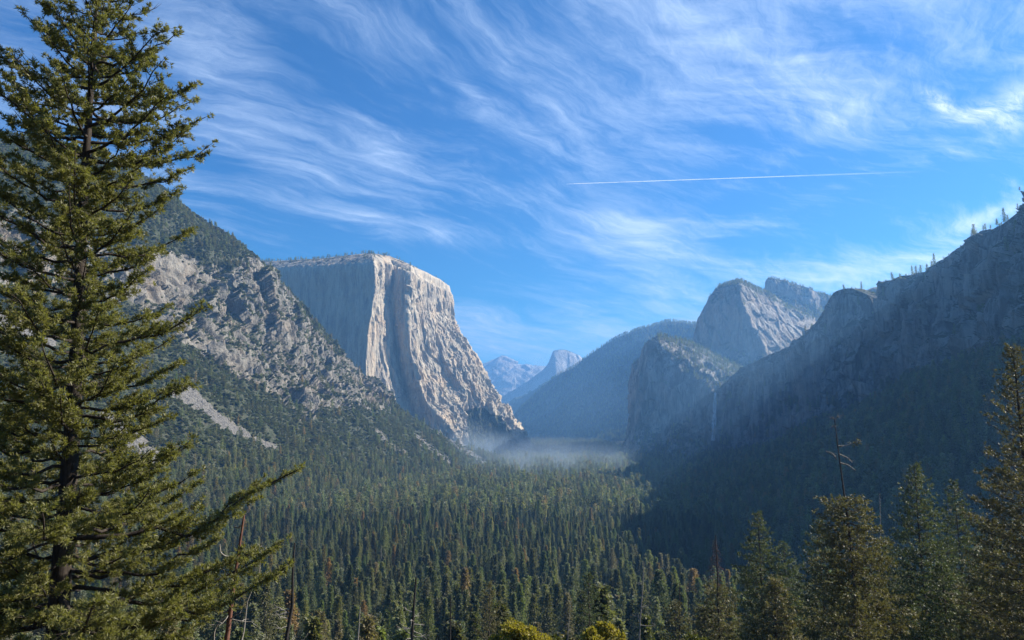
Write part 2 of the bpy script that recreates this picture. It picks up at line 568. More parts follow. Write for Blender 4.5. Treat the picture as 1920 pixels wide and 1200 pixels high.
def disp_left(G, N):
    v = np.linspace(0, 1, G.shape[0])[:, None]
    w = fbm(G / 210., 3)[..., None] * np.array((1.0, 1.0, 0.6))
    big = fbm(G * np.array((1 / 230., 1 / 230., 1 / 520.)) + w * 0.8, 4, 0.5, ridged=True)
    mid = fbm(G * np.array((1 / 75., 1 / 75., 1 / 110.)) + 31 + w, 4, 0.5, ridged=True)
    sml = fbm(G * np.array((1 / 24., 1 / 24., 1 / 42.)) + 71, 4, 0.55, ridged=True)
    steep = sstep(1 - np.abs(N[..., 2]), 0.15, 0.5)
    fin = fbm(G / 12. + 5, 3, 0.55)
    px, py = project(G)
    rk = rockiness(px, py)
    edge = sstep(v, 0.05, 0.15)
    low = 1 - sstep(v, 0.9, 1.0) * 0.8
    # a dark slanting gully beside the pale face
    gul = poly_mask(px, py, [(395, 480), (430, 500), (372, 590), (350, 575)], 10)
    fc = facets(G * np.array((1 / 85., 1 / 85., 1 / 130.)) + w * 0.8, 1, 1.3)
    fc2 = facets(G * np.array((1 / 30., 1 / 30., 1 / 48.)) + w, 2, 1.3)
    d = (big - 0.75) * 40 * (0.3 + 0.7 * steep) + mid * 9 * (0.15 + 0.9 * rk) + (fc * 17 + fc2 * 8) * (0.06 + rk) * (0.15 + 0.85 * sstep(v, 0.13, 0.28)) + sml * 4 * rk + fin * 2.0 - gul * 45
    return d * (0.15 + 0.85 * edge) * low


SCREE = [[(180, 775), (205, 770), (262, 815), (322, 868), (300, 880), (225, 835)],
         [(300, 728), (352, 722), (420, 778), (468, 812), (440, 815), (372, 770)],
         [(395, 788), (440, 800), (520, 836), (515, 842), (430, 812)],
         [(-20, 590), (20, 585), (110, 640), (105, 655), (40, 632), (-20, 612)],
         [(735, 748), (800, 786), (890, 848), (925, 880), (912, 880), (850, 835), (790, 790)],
         [(760, 800), (810, 835), (850, 868), (845, 872), (800, 840)],
         [(700, 800), (735, 830), (765, 850), (755, 852), (722, 830)]]
PALE = [[(215, 500), (300, 478), (375, 480), (372, 520), (345, 560), (300, 570), (232, 552)],
        [(345, 640), (400, 640), (470, 680), (465, 700), (400, 670)]]


def rockiness(px, py):
    r = poly_mask(px, py, [(345, 500), (420, 500), (470, 478), (505, 490), (560, 560), (600, 625), (660, 668), (735, 740), (730, 770),
                           (640, 770), (560, 790), (520, 740), (430, 700), (380, 650), (300, 620), (240, 560), (200, 500), (300, 470)], 14)
    r2 = poly_mask(px, py, [(-400, 380), (180, 400), (240, 520), (250, 580), (100, 560), (-400, 470)], 25)
    return np.maximum(r, r2 * 0.8)


def veg_left(G, N):
    px, py = project(G)
    n = fbm(G / 60. + 3, 4, 0.6)
    px2, py2 = px + n * 22, py + fbm(G / 50. + 40, 4, 0.6) * 22
    r = rockiness(px2, py2)
    steep = 1 - sstep(N[..., 2], 0.35, 0.66)
    base = 1.0 - r * (0.30 + 0.62 * sstep(steep + n * 1.1, 0.35, 0.95))
    for p in PALE:
        base = base * (1 - 0.92 * poly_mask(px2, py2, p, 6))
    # thinning rocks on the lower spur
    spur = poly_mask(px, py, [(600, 640), (740, 730), (960, 870), (900, 890), (700, 830), (600, 780)], 20)
    base = base - spur * 0.22 * sstep(fbm(G / 30. + 9, 4, 0.6), -0.1, 0.35)
    return base * (1 - scree_left(G, N))


def scree_left(G, N):
    px, py = project(G)
    px = px + fbm(G / 28. + 11, 4, 0.6) * 12
    py = py + fbm(G / 28. + 71, 4, 0.6) * 12
    s = np.zeros(px.shape)
    for p in SCREE:
        s = np.maximum(s, poly_mask(px, py, p, 5))
    return s * (1 - 0.85 * sstep(fbm(G / 35. + 5, 3, 0.6), 0.0, 0.35) * (px > 600))


landform('hillside', A, M_ROCK_L, disp_left, veg_left, scree_left)


def rows_px(rows):
    return np.array([[P(*p) if len(p) == 3 else np.array(p[1:]) for p in r] for r in rows])


# ---- the great monolith on the left: facets in plan give the sunlit and shaded walls
t = [
    # behind and plateau
    [(420, 560, 6400), (500, 560, 6300), (600, 560, 6200), (690, 560, 6100), (725, 560, 6000), (768, 560, 6000), (785, 570, 6000), (800, 590, 5960), (822, 600, 6030), (848, 620, 5975), (830, 640, 6425)],
    [(420, 499, 4650), (500, 494, 4550), (600, 489, 4400), (690, 479, 4300), (728, 484, 4350), (770, 499, 4350), (785, 507, 4400), (800, 514, 4460), (822, 525, 4590), (842, 540, 4725), (828, 560, 5350)],
    [(420, 505, 4300), (505, 502, 4200), (600, 497, 4050), (700, 489, 3930), (734, 497, 4150), (770, 512, 4110), (786, 521, 4230), (800, 529, 4345), (822, 539, 4460), (846, 550, 4615), (836, 570, 5150)],
    [(420, 540, 4290), (505, 545, 4190), (600, 545, 4035), (702, 545, 3915), (729, 560, 4135), (764, 565, 4090), (785, 570, 4210), (800, 580, 4320), (823, 590, 4440), (850, 603, 4590), (842, 620, 5130)],
    [(420, 600, 4280), (505, 610, 4175), (600, 620, 4015), (691, 620, 3890), (740, 640, 4130), (768, 645, 4060), (790, 640, 4190), (814, 650, 4260), (845, 640, 4370), (878, 648, 4505), (862, 670, 5100)],
    [(420, 660, 4270), (505, 680, 4155), (600, 690, 3990), (686, 700, 3865), (756, 715, 4120), (780, 705, 4040), (808, 695, 4165), (838, 705, 4230), (872, 690, 4330), (910, 706, 4465), (895, 730, 5050)],
    [(420, 730, 4250), (505, 750, 4130), (600, 760, 3965), (700, 760, 3850), (772, 768, 4100), (806, 765, 4020), (848, 765, 4130), (868, 765, 4195), (900, 742, 4290), (938, 755, 4415), (930, 770, 5000)],
    [(420, 800, 4230), (505, 810, 4110), (600, 820, 3950), (720, 815, 3840), (790, 810, 4030), (850, 808, 3980), (890, 826, 4060), (908, 828, 4175), (940, 782, 4250), (965, 795, 4385), (960, 810, 4950)],
    [(420, 870, 4100), (505, 870, 3980), (600, 870, 3830), (730, 870, 3750), (810, 870, 3900), (870, 868, 3900), (905, 860, 3980), (935, 858, 4125), (975, 850, 4210), (1000, 846, 4375), (985, 845, 4900)],
]
E = rows_px(t)
E = cr_interp(E, 620, smooth=True, w=[0.3, 0.35, 1, 1, 1, 1, 1, 0.8])
E = cr_interp(E.transpose(1, 0, 2), 900, smooth=False, w=[0.5, 1.0, 1.1, 1.1, 0.9, 0.9, 0.8, 0.9, 1.0, 0.4]).transpose(1, 0, 2)


def disp_cap(G, N):
    v = np.linspace(0, 1, G.shape[0])[:, None]
    wall = sstep(v, 0.085, 0.12)
    px, py = project(G)
    lit = sstep(px + fbm(G / 200., 2) * 5, 690, 720)
    z = G[..., 2]
    # flakes and dihedrals: long fins leaning with height, broken by bands and diagonal ramps
    wq = fbm(G / 160., 3)[..., None] * np.array((0.9, 0.9, 0.5))
    q = np.stack([(G[..., 0] + z * 0.10) / 95., G[..., 1] / 95., z / 900.], -1) + wq * 0.7
    big = fbm(q, 3, 0.5, ridged=True)
    q = np.stack([(G[..., 0] + z * 0.14) / 34., G[..., 1] / 34., z / 480.], -1) + 13 + wq * 1.0
    mid = fbm(q, 4, 0.55, ridged=True)
    flake = np.abs(fbm(np.stack([(G[..., 0] + z * 0.3) / 60., G[..., 1] / 60., z / 420.], -1) + 40 + wq * 0.6, 4, 0.55))
    fin = fbm(G * np.array((1 / 11., 1 / 11., 1 / 60.)), 4, 0.6, ridged=True)
    apron = poly_mask(px, py, [(860, 770), (950, 725), (1010, 840), (900, 860)], 15)
    lump = fbm(G / 50., 5, 0.55, ridged=True)
    right = sstep(px, 830, 880)
    fc = facets(np.stack([(G[..., 0] + z * 0.14) / 50., G[..., 1] / 50., z / 620.], -1) + wq * 0.5, 3, 1.2)
    fc2 = facets(np.stack([(G[..., 0] + z * 0.14) / 22., G[..., 1] / 22., z / 150.], -1) + wq * 0.5, 4, 1.2)
    d = ((big - 0.4) * 34 + mid * 10 - flake * 7 + fc * 4) * (0.14 + 0.86 * lit) + fc2 * 2.5 + fin * 2.0 + (lump * 6 + fc2 * 12) * apron + fc2 * 2 * right
    return d * (0.12 + 0.88 * wall)


def veg_cap(G, N):
    px, py = project(G)
    top = sstep(N[..., 2] + fbm(G / 45., 3, 0.6) * 0.5, 0.5, 1.0) * 0.62
    foot_ = poly_mask(px + fbm(G / 60., 3) * 14, py + fbm(G / 45. + 9, 3) * 10,
                      [(872, 768), (905, 765), (935, 780), (955, 812), (985, 845), (880, 850)], 5)
    return np.maximum(top, foot_) + fbm(G / 40., 3) * 0.1


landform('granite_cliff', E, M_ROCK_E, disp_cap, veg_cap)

# ---- right side: the shaded wall, again by fall lines from crest to floor
crest = [(1345, 737, 3450), (1380, 702, 3250), (1430, 672, 3080), (1480, 652, 2920), (1520, 622, 2760), (1545, 585, 2620),
         (1568, 549, 2500), (1600, 541, 2440), (1632, 553, 2380), (1643, 578, 2360), (1655, 545, 2330), (1692, 518, 2230), (1732, 514, 2110), (1780, 484, 1960),
         (1830, 443, 1800), (1872, 432, 1680), (1920, 395, 1530), (2020, 330, 1330), (2200, 240, 1080), (2500, 150, 850)]
rfoot = [(740, 3250), (700, 3020), (660, 2820), (620, 2620), (590, 2430), (560, 2280), (530, 2130), (500, 2020), (480, 1930), (470, 1880),
         (455, 1820), (430, 1700), (400, 1560), (370, 1400), (340, 1230), (320, 1100), (300, 960), (280, 780), (270, 600), (260, 380)]
S = np.array([0.0, 0.02, 0.05, 0.09, 0.13, 0.17, 0.21, 0.26, 0.45, 0.70, 1.0])
rows = []
for k, s in enumerate(S):
    row = []
    for j in range(len(crest)):
        cbf = np.interp(crest[j][0], [1345, 1480, 1600, 1780, 1920, 2500], [0.10, 0.17, 0.30, 0.46, 0.54, 0.6])
        gz_ = np.interp(s, [0, 0.02, 0.05, 0.21, 0.26, 0.45, 0.70, 1.0], [1, 0.98, 0.93, cbf * 1.05, cbf * 0.93, cbf * 0.66, cbf * 0.30, -0.012])
        R, f = P(*crest[j]), rfoot[j]
        row.append((R[0] + (f[0] - R[0]) * s, R[1] + (f[1] - R[1]) * s, R[2] * gz_))
    rows.append(row)
b1 = [(r[0] + 160, r[1] + 80, r[2] - 40) for r in rows[0]]
b2 = [(r[0] + 1200, r[1] + 500, max(r[2] - 500, -20)) for r in rows[0]]
A = np.array([b2, b1] + rows)
A = cr_interp(A, 520, w=[0.3, 0.4, 0.4, 0.7, 1.2, 1.2, 1.2, 1.2, 0.7, 1, 1, 0.8])
A = cr_interp(A.transpose(1, 0, 2), 900).transpose(1, 0, 2)


def disp_right(G, N):
    v = np.linspace(0, 1, G.shape[0])[:, None]
    steep = sstep(1 - np.abs(N[..., 2]), 0.2, 0.5)
    big = fbm(G * np.array((1 / 210., 1 / 210., 1 / 700.)), 4, 0.5, ridged=True)
    mid = fbm(G * np.array((1 / 36., 1 / 36., 1 / 170.)) + 7, 5, 0.58, ridged=True)
    fin = fbm(G / 16. + 5, 3, 0.55)
    fc = facets(G * np.array((1 / 75., 1 / 75., 1 / 190.)), 5, 1.2)
    fc2 = facets(G * np.array((1 / 26., 1 / 26., 1 / 80.)), 6, 1.2)
    d = (big - 0.55) * 85 * (0.3 + 0.7 * steep) + (fc * 22 + fc2 * 9) * (0.15 + steep) + fin * 2.5
    return d * (0.22 + 0.78 * sstep(v, 0.07, 0.2))


def veg_right(G, N):
    v = np.linspace(0, 1, G.shape[0])[:, None] + fbm(G / 110., 4, 0.6) * 0.09
    slope = sstep(N[..., 2], 0.42, 0.62)
    return np.maximum(sstep(v, 0.70, 0.745), slope * 0.8)


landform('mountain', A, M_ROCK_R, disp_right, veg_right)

# ---- lower spire block with the waterfall notch
t = [
    [(1195, 760, 5200), (1225, 700, 5100), (1262, 690, 5100), (1300, 700, 5000), (1350, 700, 5000), (1400, 720, 4800)],
    [(1192, 700, 4350), (1228, 642, 4200), (1262, 640, 4150), (1300, 648, 4200), (1352, 674, 4250), (1410, 700, 4200)],
    [(1190, 695, 4200), (1230, 633, 4020), (1256, 637, 3980), (1296, 655, 3980), (1350, 684, 3950), (1405, 712, 3850)],
    [(1189, 700, 4120), (1222, 655, 3890), (1256, 668, 3800), (1292, 700, 3720), (1338, 732, 3600), (1375, 738, 3480)],
    [(1187, 720, 4080), (1212, 690, 3850), (1252, 705, 3760), (1292, 722, 3690), (1336, 742, 3590), (1372, 760, 3440)],
    [(1183, 770, 4040), (1205, 770, 3800), (1250, 775, 3720), (1292, 785, 3640), (1336, 790, 3560), (1372, 800, 3400)],
    [(1178, 815, 4000), (1200, 820, 3740), (1248, 825, 3650), (1290, 830, 3560), (1335, 832, 3480), (1372, 840, 3300)],
    [(1172, 850, 3950), (1190, 860, 3600), (1240, 868, 3450), (1285, 872, 3330), (1330, 880, 3200), (1372, 890, 3050)],
]
A = rows_px(t)
A = cr_interp(A, 330, w=[0.3, 0.4, 1, 0.6, 1.2, 1.2, 0.9])
A = cr_interp(A.transpose(1, 0, 2), 380, w=[0.6, 1, 1, 1, 0.8]).transpose(1, 0, 2)


def disp_sp(amp=1.0, sc_=1.0, start=0.12):
    def f(G, N):
        v = np.linspace(0, 1, G.shape[0])[:, None]
        big = fbm(G * np.array((1 / 110., 1 / 110., 1 / 420.)) / sc_, 4, 0.5, ridged=True)
        mid = fbm(G * np.array((1 / 32., 1 / 32., 1 / 110.)) / sc_ + 7, 5, 0.58, ridged=True)
        fc = facets(G * np.array((1 / 70., 1 / 70., 1 / 150.)) / sc_, 7, 1.2)
        return (big * 17 + mid * 4 + fc * 12) * amp * (0.2 + 0.8 * sstep(v, start, start + 0.1))
    return f


def veg_slope(a=0.5, b=0.8, k=0.75, foot_v=2.0):
    def f(G, N):
        v = np.linspace(0, 1, G.shape[0])[:, None] + fbm(G / 120., 3) * 0.05
        return np.maximum(sstep(N[..., 2] + fbm(G / 90., 4, 0.6) * 0.3, a, b) * k, sstep(v, foot_v, foot_v + 0.05))
    return f


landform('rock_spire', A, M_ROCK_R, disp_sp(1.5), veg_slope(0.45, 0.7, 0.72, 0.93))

# ---- upper spire, arete between shaded and sunlit slab
t = [
    [(1290, 700, 5800), (1340, 640, 5800), (1400, 640, 5700), (1460, 640, 5600), (1580, 680, 5600)],
    [(1300, 655, 4900), (1347, 545, 4850), (1392, 535, 4800), (1440, 556, 4950), (1560, 640, 5400)],
    [(1300, 650, 4750), (1345, 540, 4650), (1386, 531, 4480), (1440, 553, 4800), (1562, 625, 5250)],
    [(1299, 652, 4700), (1325, 572, 4620), (1393, 572, 4350), (1468, 575, 4720), (1564, 628, 5150)],
    [(1299, 655, 4680), (1311, 608, 4600), (1412, 620, 4290), (1500, 608, 4650), (1568, 640, 5050)],
    [(1298, 660, 4660), (1302, 642, 4580), (1438, 668, 4220), (1520, 640, 4550), (1570, 660, 4900)],
    [(1290, 720, 4600), (1300, 700, 4500), (1450, 720, 4050), (1530, 700, 4350), (1580, 700, 4700)],
    [(1290, 800, 4500), (1300, 800, 4400), (1450, 800, 3950), (1530, 800, 4250), (1580, 800, 4600)],
]
A = rows_px(t)
A = cr_interp(A, 330, w=[0.3, 0.4, 1, 1, 1, 0.6, 0.5])
A = cr_interp(A.transpose(1, 0, 2), 380, smooth=False, w=[0.5, 1.4, 1.6, 0.9]).transpose(1, 0, 2)
def veg_us(G, N):
    px, py = project(G)
    slab = poly_mask(px + fbm(G/60., 3)*12, py + fbm(G/60.+8, 3)*12, [(1395, 575), (1430, 560), (1460, 575), (1500, 600), (1540, 605), (1480, 655), (1440, 675), (1425, 650)], 8)
    return veg_slope(0.42, 0.7, 0.8, 0.8)(G, N) * (1 - slab)


landform('rock_spire', A, M_ROCK_C, disp_sp(1.0), veg_us)

# ---- second summit behind it
t = [
    [(1420, 640, 6400), (1445, 620, 6400), (1480, 620, 6400), (1520, 620, 6400), (1570, 620, 6500), (1640, 650, 6800)],
    [(1435, 575, 5500), (1441, 526, 5450), (1482, 532, 5450), (1522, 546, 5450), (1558, 558, 5500), (1640, 600, 5700)],
    [(1436, 590, 5400), (1442, 560, 5330), (1482, 565, 5300), (1522, 575, 5300), (1560, 590, 5300), (1640, 620, 5400)],
    [(1430, 640, 5300), (1442, 640, 5200), (1482, 640, 5100), (1522, 640, 5000), (1570, 640, 4950), (1640, 660, 5100)],
    [(1430, 720, 5200), (1442, 720, 5050), (1482, 720, 4950), (1522, 720, 4800), (1570, 720, 4750), (1640, 720, 4800)],
]
A = rows_px(t)
A = cr_interp(A, 180, w=[0.3, 1, 1, 0.6])
A = cr_interp(A.transpose(1, 0, 2), 260, w=[0.3, 1, 1, 1, 1]).transpose(1, 0, 2)
landform('rock_spire', A, M_ROCK_C, disp_sp(0.8), veg_slope(0.35, 0.6, 0.9))

# ---- small wooded ridge seen in the notch of the right wall
t = [
    [(1580, 640, 4400), (1640, 640, 4400), (1720, 640, 4300), (1800, 640, 4200)],
    [(1580, 562, 3800), (1632, 540, 3750), (1690, 520, 3700), (1800, 500, 3600)],
    [(1580, 640, 3600), (1640, 640, 3500), (1720, 640, 3450), (1800, 640, 3400)]]
A = rows_px(t)
A = cr_interp(A, 80)
A = cr_interp(A.transpose(1, 0, 2), 120).transpose(1, 0, 2)
landform('mountain', A, M_ROCK_C, disp_sp(0.5, start=0.3), veg_slope(0.2, 0.4, 0.9))

# ---- blue middle range
t = [
    [(930, 800, 9500), (970, 795, 9400), (1010, 780, 9300), (1050, 770, 9200), (1100, 760, 9100), (1150, 760, 9000), (1200, 760, 9000), (1255, 760, 9000), (1320, 760, 8800), (1450, 760, 8600)],
    [(948, 800, 8800), (975, 768, 8600), (1010, 735, 8500), (1045, 706, 8400), (1080, 688, 8300), (1130, 652, 8200), (1190, 625, 8050), (1255, 608, 8000), (1320, 613, 7600), (1450, 600, 7400)],
    [(950, 802, 8700), (978, 775, 8450), (1015, 750, 8300), (1052, 722, 8200), (1090, 702, 8100), (1138, 672, 7900), (1196, 650, 7600), (1255, 640, 7500), (1320, 645, 7200), (1450, 640, 7000)],
    [(955, 810, 8500), (985, 790, 8200), (1025, 775, 8000), (1065, 755, 7850), (1105, 740, 7700), (1145, 720, 7500), (1200, 710, 7200), (1260, 710, 7100), (1320, 710, 6900), (1450, 700, 6700)],
    [(960, 820, 8300), (990, 808, 7900), (1035, 798, 7600), (1075, 788, 7400), (1115, 780, 7250), (1155, 775, 7050), (1205, 770, 6800), (1265, 770, 6700), (1320, 770, 6500), (1450, 770, 6300)],
    [(960, 828, 8000), (995, 828, 7400), (1040, 828, 7000), (1080, 829, 6800), (1120, 830, 6600), (1160, 831, 6400), (1210, 832, 6300), (1270, 832, 6200), (1320, 834, 6100), (1450, 836, 6000)],
]
A = rows_px(t)
A = cr_interp(A, 260, w=[0.3, 0.8, 1, 1, 1])
A = cr_interp(A.transpose(1, 0, 2), 460).transpose(1, 0, 2)
landform('mountain', A, M_ROCK_M, disp_sp(1.8, 2.6, 0.1), veg_slope(0.25, 0.6, 1.0))

# ---- far half-round dome and its shoulder
t = [
    [(930, 780, 15500), (985, 770, 15500), (1020, 760, 15500), (1045, 740, 15500), (1065, 740, 15500), (1090, 740, 15500), (1140, 750, 15500), (1250, 750, 15500)],
    [(940, 745, 13800), (990, 716, 13700), (1026, 690, 13600), (1039, 662, 13500), (1058, 658, 13600), (1082, 668, 13700), (1130, 700, 13900), (1250, 700, 14000)],
    [(935, 760, 13600), (990, 732, 13450), (1022, 702, 13330), (1040, 680, 13150), (1062, 678, 13300), (1090, 685, 13350), (1130, 705, 13500), (1250, 720, 13500)],
    [(930, 800, 13300), (990, 780, 13000), (1022, 770, 12900), (1044, 760, 12800), (1070, 760, 12800), (1100, 760, 12700), (1140, 760, 12700), (1250, 760, 12700)],
    [(925, 830, 13000), (990, 830, 12600), (1022, 830, 12500), (1044, 830, 12400), (1070, 830, 12300), (1100, 830, 12300), (1140, 830, 12300), (1250, 830, 12300)],
]
A = rows_px(t)
A = cr_interp(A, 160, w=[0.3, 1, 1, 0.6])
A = cr_interp(A.transpose(1, 0, 2), 260).transpose(1, 0, 2)
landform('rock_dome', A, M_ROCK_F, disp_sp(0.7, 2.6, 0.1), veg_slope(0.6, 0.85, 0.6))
# ---- nearer blue spur running down in front of the dome
t = [
    [(940, 810, 11500), (975, 790, 11500), (1010, 770, 11500), (1050, 740, 11500), (1100, 720, 11500)],
    [(935, 770, 10800), (962, 752, 10700), (995, 738, 10600), (1040, 712, 10500), (1100, 690, 10400)],
    [(925, 800, 10500), (960, 790, 10300), (995, 780, 10200), (1040, 770, 10100), (1100, 750, 10000)],
    [(920, 830, 10200), (960, 830, 9900), (995, 830, 9700), (1040, 830, 9600), (1100, 830, 9500)],
]
A = rows_px(t)
A = cr_interp(A, 120)
A = cr_interp(A.transpose(1, 0, 2), 160).transpose(1, 0, 2)
landform('mountain', A, M_ROCK_M, disp_sp(1.8, 1.8, 0.2), veg_slope(0.4, 0.7, 0.9))
# ---- farthest pale crest
t = [
    [(860, 740, 20500), (905, 730, 20500), (945, 730, 20500), (985, 730, 20500), (1030, 730, 20500), (1100, 740, 20500)],
    [(850, 700, 18200), (912, 684, 18000), (942, 672, 18000), (968, 682, 18000), (984, 678, 17900), (1003, 689, 17900), (1030, 692, 18000), (1100, 700, 18000)][:6],
    [(855, 740, 17000), (905, 720, 17000), (945, 712, 17000), (985, 712, 17000), (1030, 720, 17000), (1100, 740, 17000)],
    [(860, 825, 15500), (905, 825, 15500), (945, 825, 15500), (985, 825, 15500), (1030, 825, 15500), (1100, 825, 15500)],
]
t[1] = [(850, 702, 18200), (915, 683, 18000), (944, 672, 18000), (970, 684, 18000), (1003, 689, 18000), (1100, 705, 18000)]
A = rows_px(t)
A = cr_interp(A, 160)
A = cr_interp(A.transpose(1, 0, 2), 260).transpose(1, 0, 2)
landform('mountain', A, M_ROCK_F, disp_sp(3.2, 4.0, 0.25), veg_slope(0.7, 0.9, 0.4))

# ---- ground: one sheet from the viewpoint to beyond the horizon
gy = np.concatenate([np.linspace(-900, 0, 12), np.linspace(8, 1500, 170), np.geomspace(1520, 24000, 90)])
gx = np.concatenate([-np.geomspace(24000, 900, 30), np.linspace(-880, 880, 200), np.geomspace(900, 24000, 30)])
GX, GY = np.meshgrid(gx, gy)
GZ = near_z(GX, GY) + fbm(np.stack([GX / 60., GY / 60., GX * 0], -1), 3) * 1.4 * sstep(np.hypot(GX, GY), 20, 120)
m, g = new_mat('forest_floor')
co = g.n('ShaderNodeTexCoord').outputs['Object']
c = g.mix(g.noise(co, 0.11, 6, 0.7), (0.035, 0.038, 0.02, 1), (0.10, 0.085, 0.05, 1))
c = g.mix(g.ramp(g.noise(co, 0.012, 4, 0.6), 0.5, 0.7), c, (0.06, 0.07, 0.03, 1))
bs = g.n('ShaderNodeBsdfPrincipled', {'Base Color': c, 'Roughness': 0.95, 'Specular IOR Level': 0.1})
g.n('ShaderNodeOutputMaterial', {'Surface': bs.outputs[0]})
tag(obj('ground', mesh_np('ground', np.stack([GX, GY, GZ], -1), grid_faces(*GX.shape)[:, ::-1], m)), kind='structure')

# ------------------------------------------------------------------ plants: builders
M_NEEDLE_BIG = foliage_mat('needles_olive', (0.050, 0.058, 0.020), (0.24, 0.225, 0.080), rnd=0.0, trans=0.40, rough=0.5, spec=0.35, hue=0.0, scale=0.45)
M_NEEDLE_OLIVE = foliage_mat('needles_brownish', (0.055, 0.055, 0.024), (0.20, 0.175, 0.080), rnd=0.10, trans=0.22, rough=0.55, spec=0.3, hue=0.01, scale=0.4)
M_NEEDLE_GREEN = foliage_mat('needles_green', (0.036, 0.050, 0.024), (0.14, 0.16, 0.070), rnd=0.10, trans=0.20, rough=0.55, spec=0.3, hue=0.01, scale=0.4)
M_CONIFER = foliage_mat('conifer_needles', (0.054, 0.068, 0.028), (0.175, 0.190, 0.066), yellow=(0.21, 0.145, 0.06), rnd=0.45, trans=0.35, hue=0.035, scale=0.2)
M_CONIFER_FAR_BRIGHT = foliage_mat('conifer_needles_far_brightened', (0.066, 0.082, 0.034), (0.21, 0.225, 0.080), yellow=(0.25, 0.18, 0.07), rnd=0.45, trans=0.35, hue=0.035, scale=0.2)  # needle colour lifted to offset the self-shadowing of the large far cards
M_BROAD = foliage_mat('broad_leaves', (0.07, 0.08, 0.02), (0.20, 0.19, 0.05), yellow=(0.26, 0.17, 0.045), rnd=0.3, trans=0.3, hue=0.02, scale=0.3)
M_SCRUB = foliage_mat('scrub_leaves', (0.055, 0.066, 0.028), (0.17, 0.185, 0.07), yellow=(0.12, 0.10, 0.045), rnd=0.35, trans=0.25, hue=0.02, scale=0.25)
M_OAK = foliage_mat('oak_leaves_yellow', (0.10, 0.10, 0.018), (0.34, 0.27, 0.045), rnd=0.0, trans=0.4, hue=0.0, scale=0.9)
M_OAKG = foliage_mat('oak_leaves_green', (0.04, 0.05, 0.012), (0.13, 0.13, 0.035), rnd=0.1, trans=0.3, hue=0.01, scale=0.9)
M_BARK = bark_mat('bark_dark', (0.055, 0.042, 0.034), (0.13, 0.10, 0.08))
M_BARK_DK = bark_mat('bark_very_dark', (0.025, 0.02, 0.017), (0.075, 0.06, 0.05))
M_BARK_RED = bark_mat('bark_red_dead', (0.11, 0.045, 0.03), (0.24, 0.12, 0.085), s=1.6)
M_WOOD_PALE = bark_mat('weathered_wood', (0.20, 0.18, 0.155), (0.38, 0.35, 0.31), s=1.6)
M_WOOD_DARK = bark_mat('charred_wood', (0.02, 0.018, 0.017), (0.055, 0.047, 0.042), s=1.6)


def unit(v):
    return v / np.maximum(np.linalg.norm(v, axis=-1, keepdims=True), 1e-9)


def tube(pts, rad, ns=7):
    pts = np.asarray(pts, float)
    rad = np.asarray(rad, float)
    T = unit(np.gradient(pts, axis=0))
    a = np.cross(T, (0.3, 0.1, 1.0) if abs(T[0][2]) < 0.8 else (1.0, 0.2, 0.1))
    a = unit(a)
    b = np.cross(T, a)
    th = np.arange(ns) * 2 * math.pi / ns
    V = pts[:, None] + rad[:, None, None] * (a[:, None] * np.cos(th)[None, :, None] + b[:, None] * np.sin(th)[None, :, None])
    n = len(pts)
    i = np.arange(n - 1)[:, None] * ns
    j = np.arange(ns)[None, :]
    j2 = (j + 1) % ns
    Q = np.stack([i + j, i + j2, i + ns + j2, i + ns + j], -1).reshape(-1, 4)
    return V.reshape(-1, 3), Q


def sticks(P0, P1, r0, r1):
    """many straight three-sided twigs at once"""
    d = unit(P1 - P0)
    up = np.where(np.abs(d[:, 2:3]) < 0.9, np.array([[0, 0, 1.0]]), np.array([[1.0, 0, 0]]))
    a = unit(np.cross(d, up))
    b = np.cross(d, a)
    th = np.arange(3) * 2 * math.pi / 3
    ring = a[:, None] * np.cos(th)[None, :, None] + b[:, None] * np.sin(th)[None, :, None]
    r0 = np.broadcast_to(r0, (len(P0),))[:, None, None]
    r1 = np.broadcast_to(r1, (len(P0),))[:, None, None]
    V = np.concatenate([P0[:, None] + ring * r0, P1[:, None] + ring * r1], 1)
    base = np.arange(len(P0))[:, None, None] * 6
    q = np.array([[0, 1, 4, 3], [1, 2, 5, 4], [2, 0, 3, 5]])
    return V.reshape(-1, 3), (base + q).reshape(-1, 4)


class Geo:
    def __init__(self):
        self.v, self.q, self.t, self.n = [], [], [], 0

    def add(self, V, Q, tint=0.5):
        self.v.append(V)
        self.q.append(Q + self.n)
        self.t.append(np.broadcast_to(tint, (len(V),)).astype(float))
        self.n += len(V)
        return self

    def mesh(self, name, mat, smooth=True):
        return mesh_np(name, np.concatenate(self.v), np.concatenate(self.q), mat, {'tint': np.concatenate(self.t)}, smooth=smooth)


def diamonds(C, D, Wd, L, W, tint=None, curl=0.0):
    """kite shaped leaves: centre-base C, direction D, width direction Wd"""
    L = np.broadcast_to(L, (len(C),))[:, None]
    W = np.broadcast_to(W, (len(C),))[:, None]
    nrm = unit(np.cross(D, Wd))
    v0 = C
    v1 = C + D * L * 0.5 + Wd * W * 0.5
    v2 = C + D * L + nrm * L * curl
    v3 = C + D * L * 0.5 - Wd * W * 0.5
    V = np.stack([v0, v1, v2, v3], 1).reshape(-1, 3)
    Q = np.arange(len(C) * 4).reshape(-1, 4)
    t = None if tint is None else np.repeat(tint, 4)
    return V, Q, t


def rand_dirs(r, n):
    return unit(r.normal(size=(n, 3)))


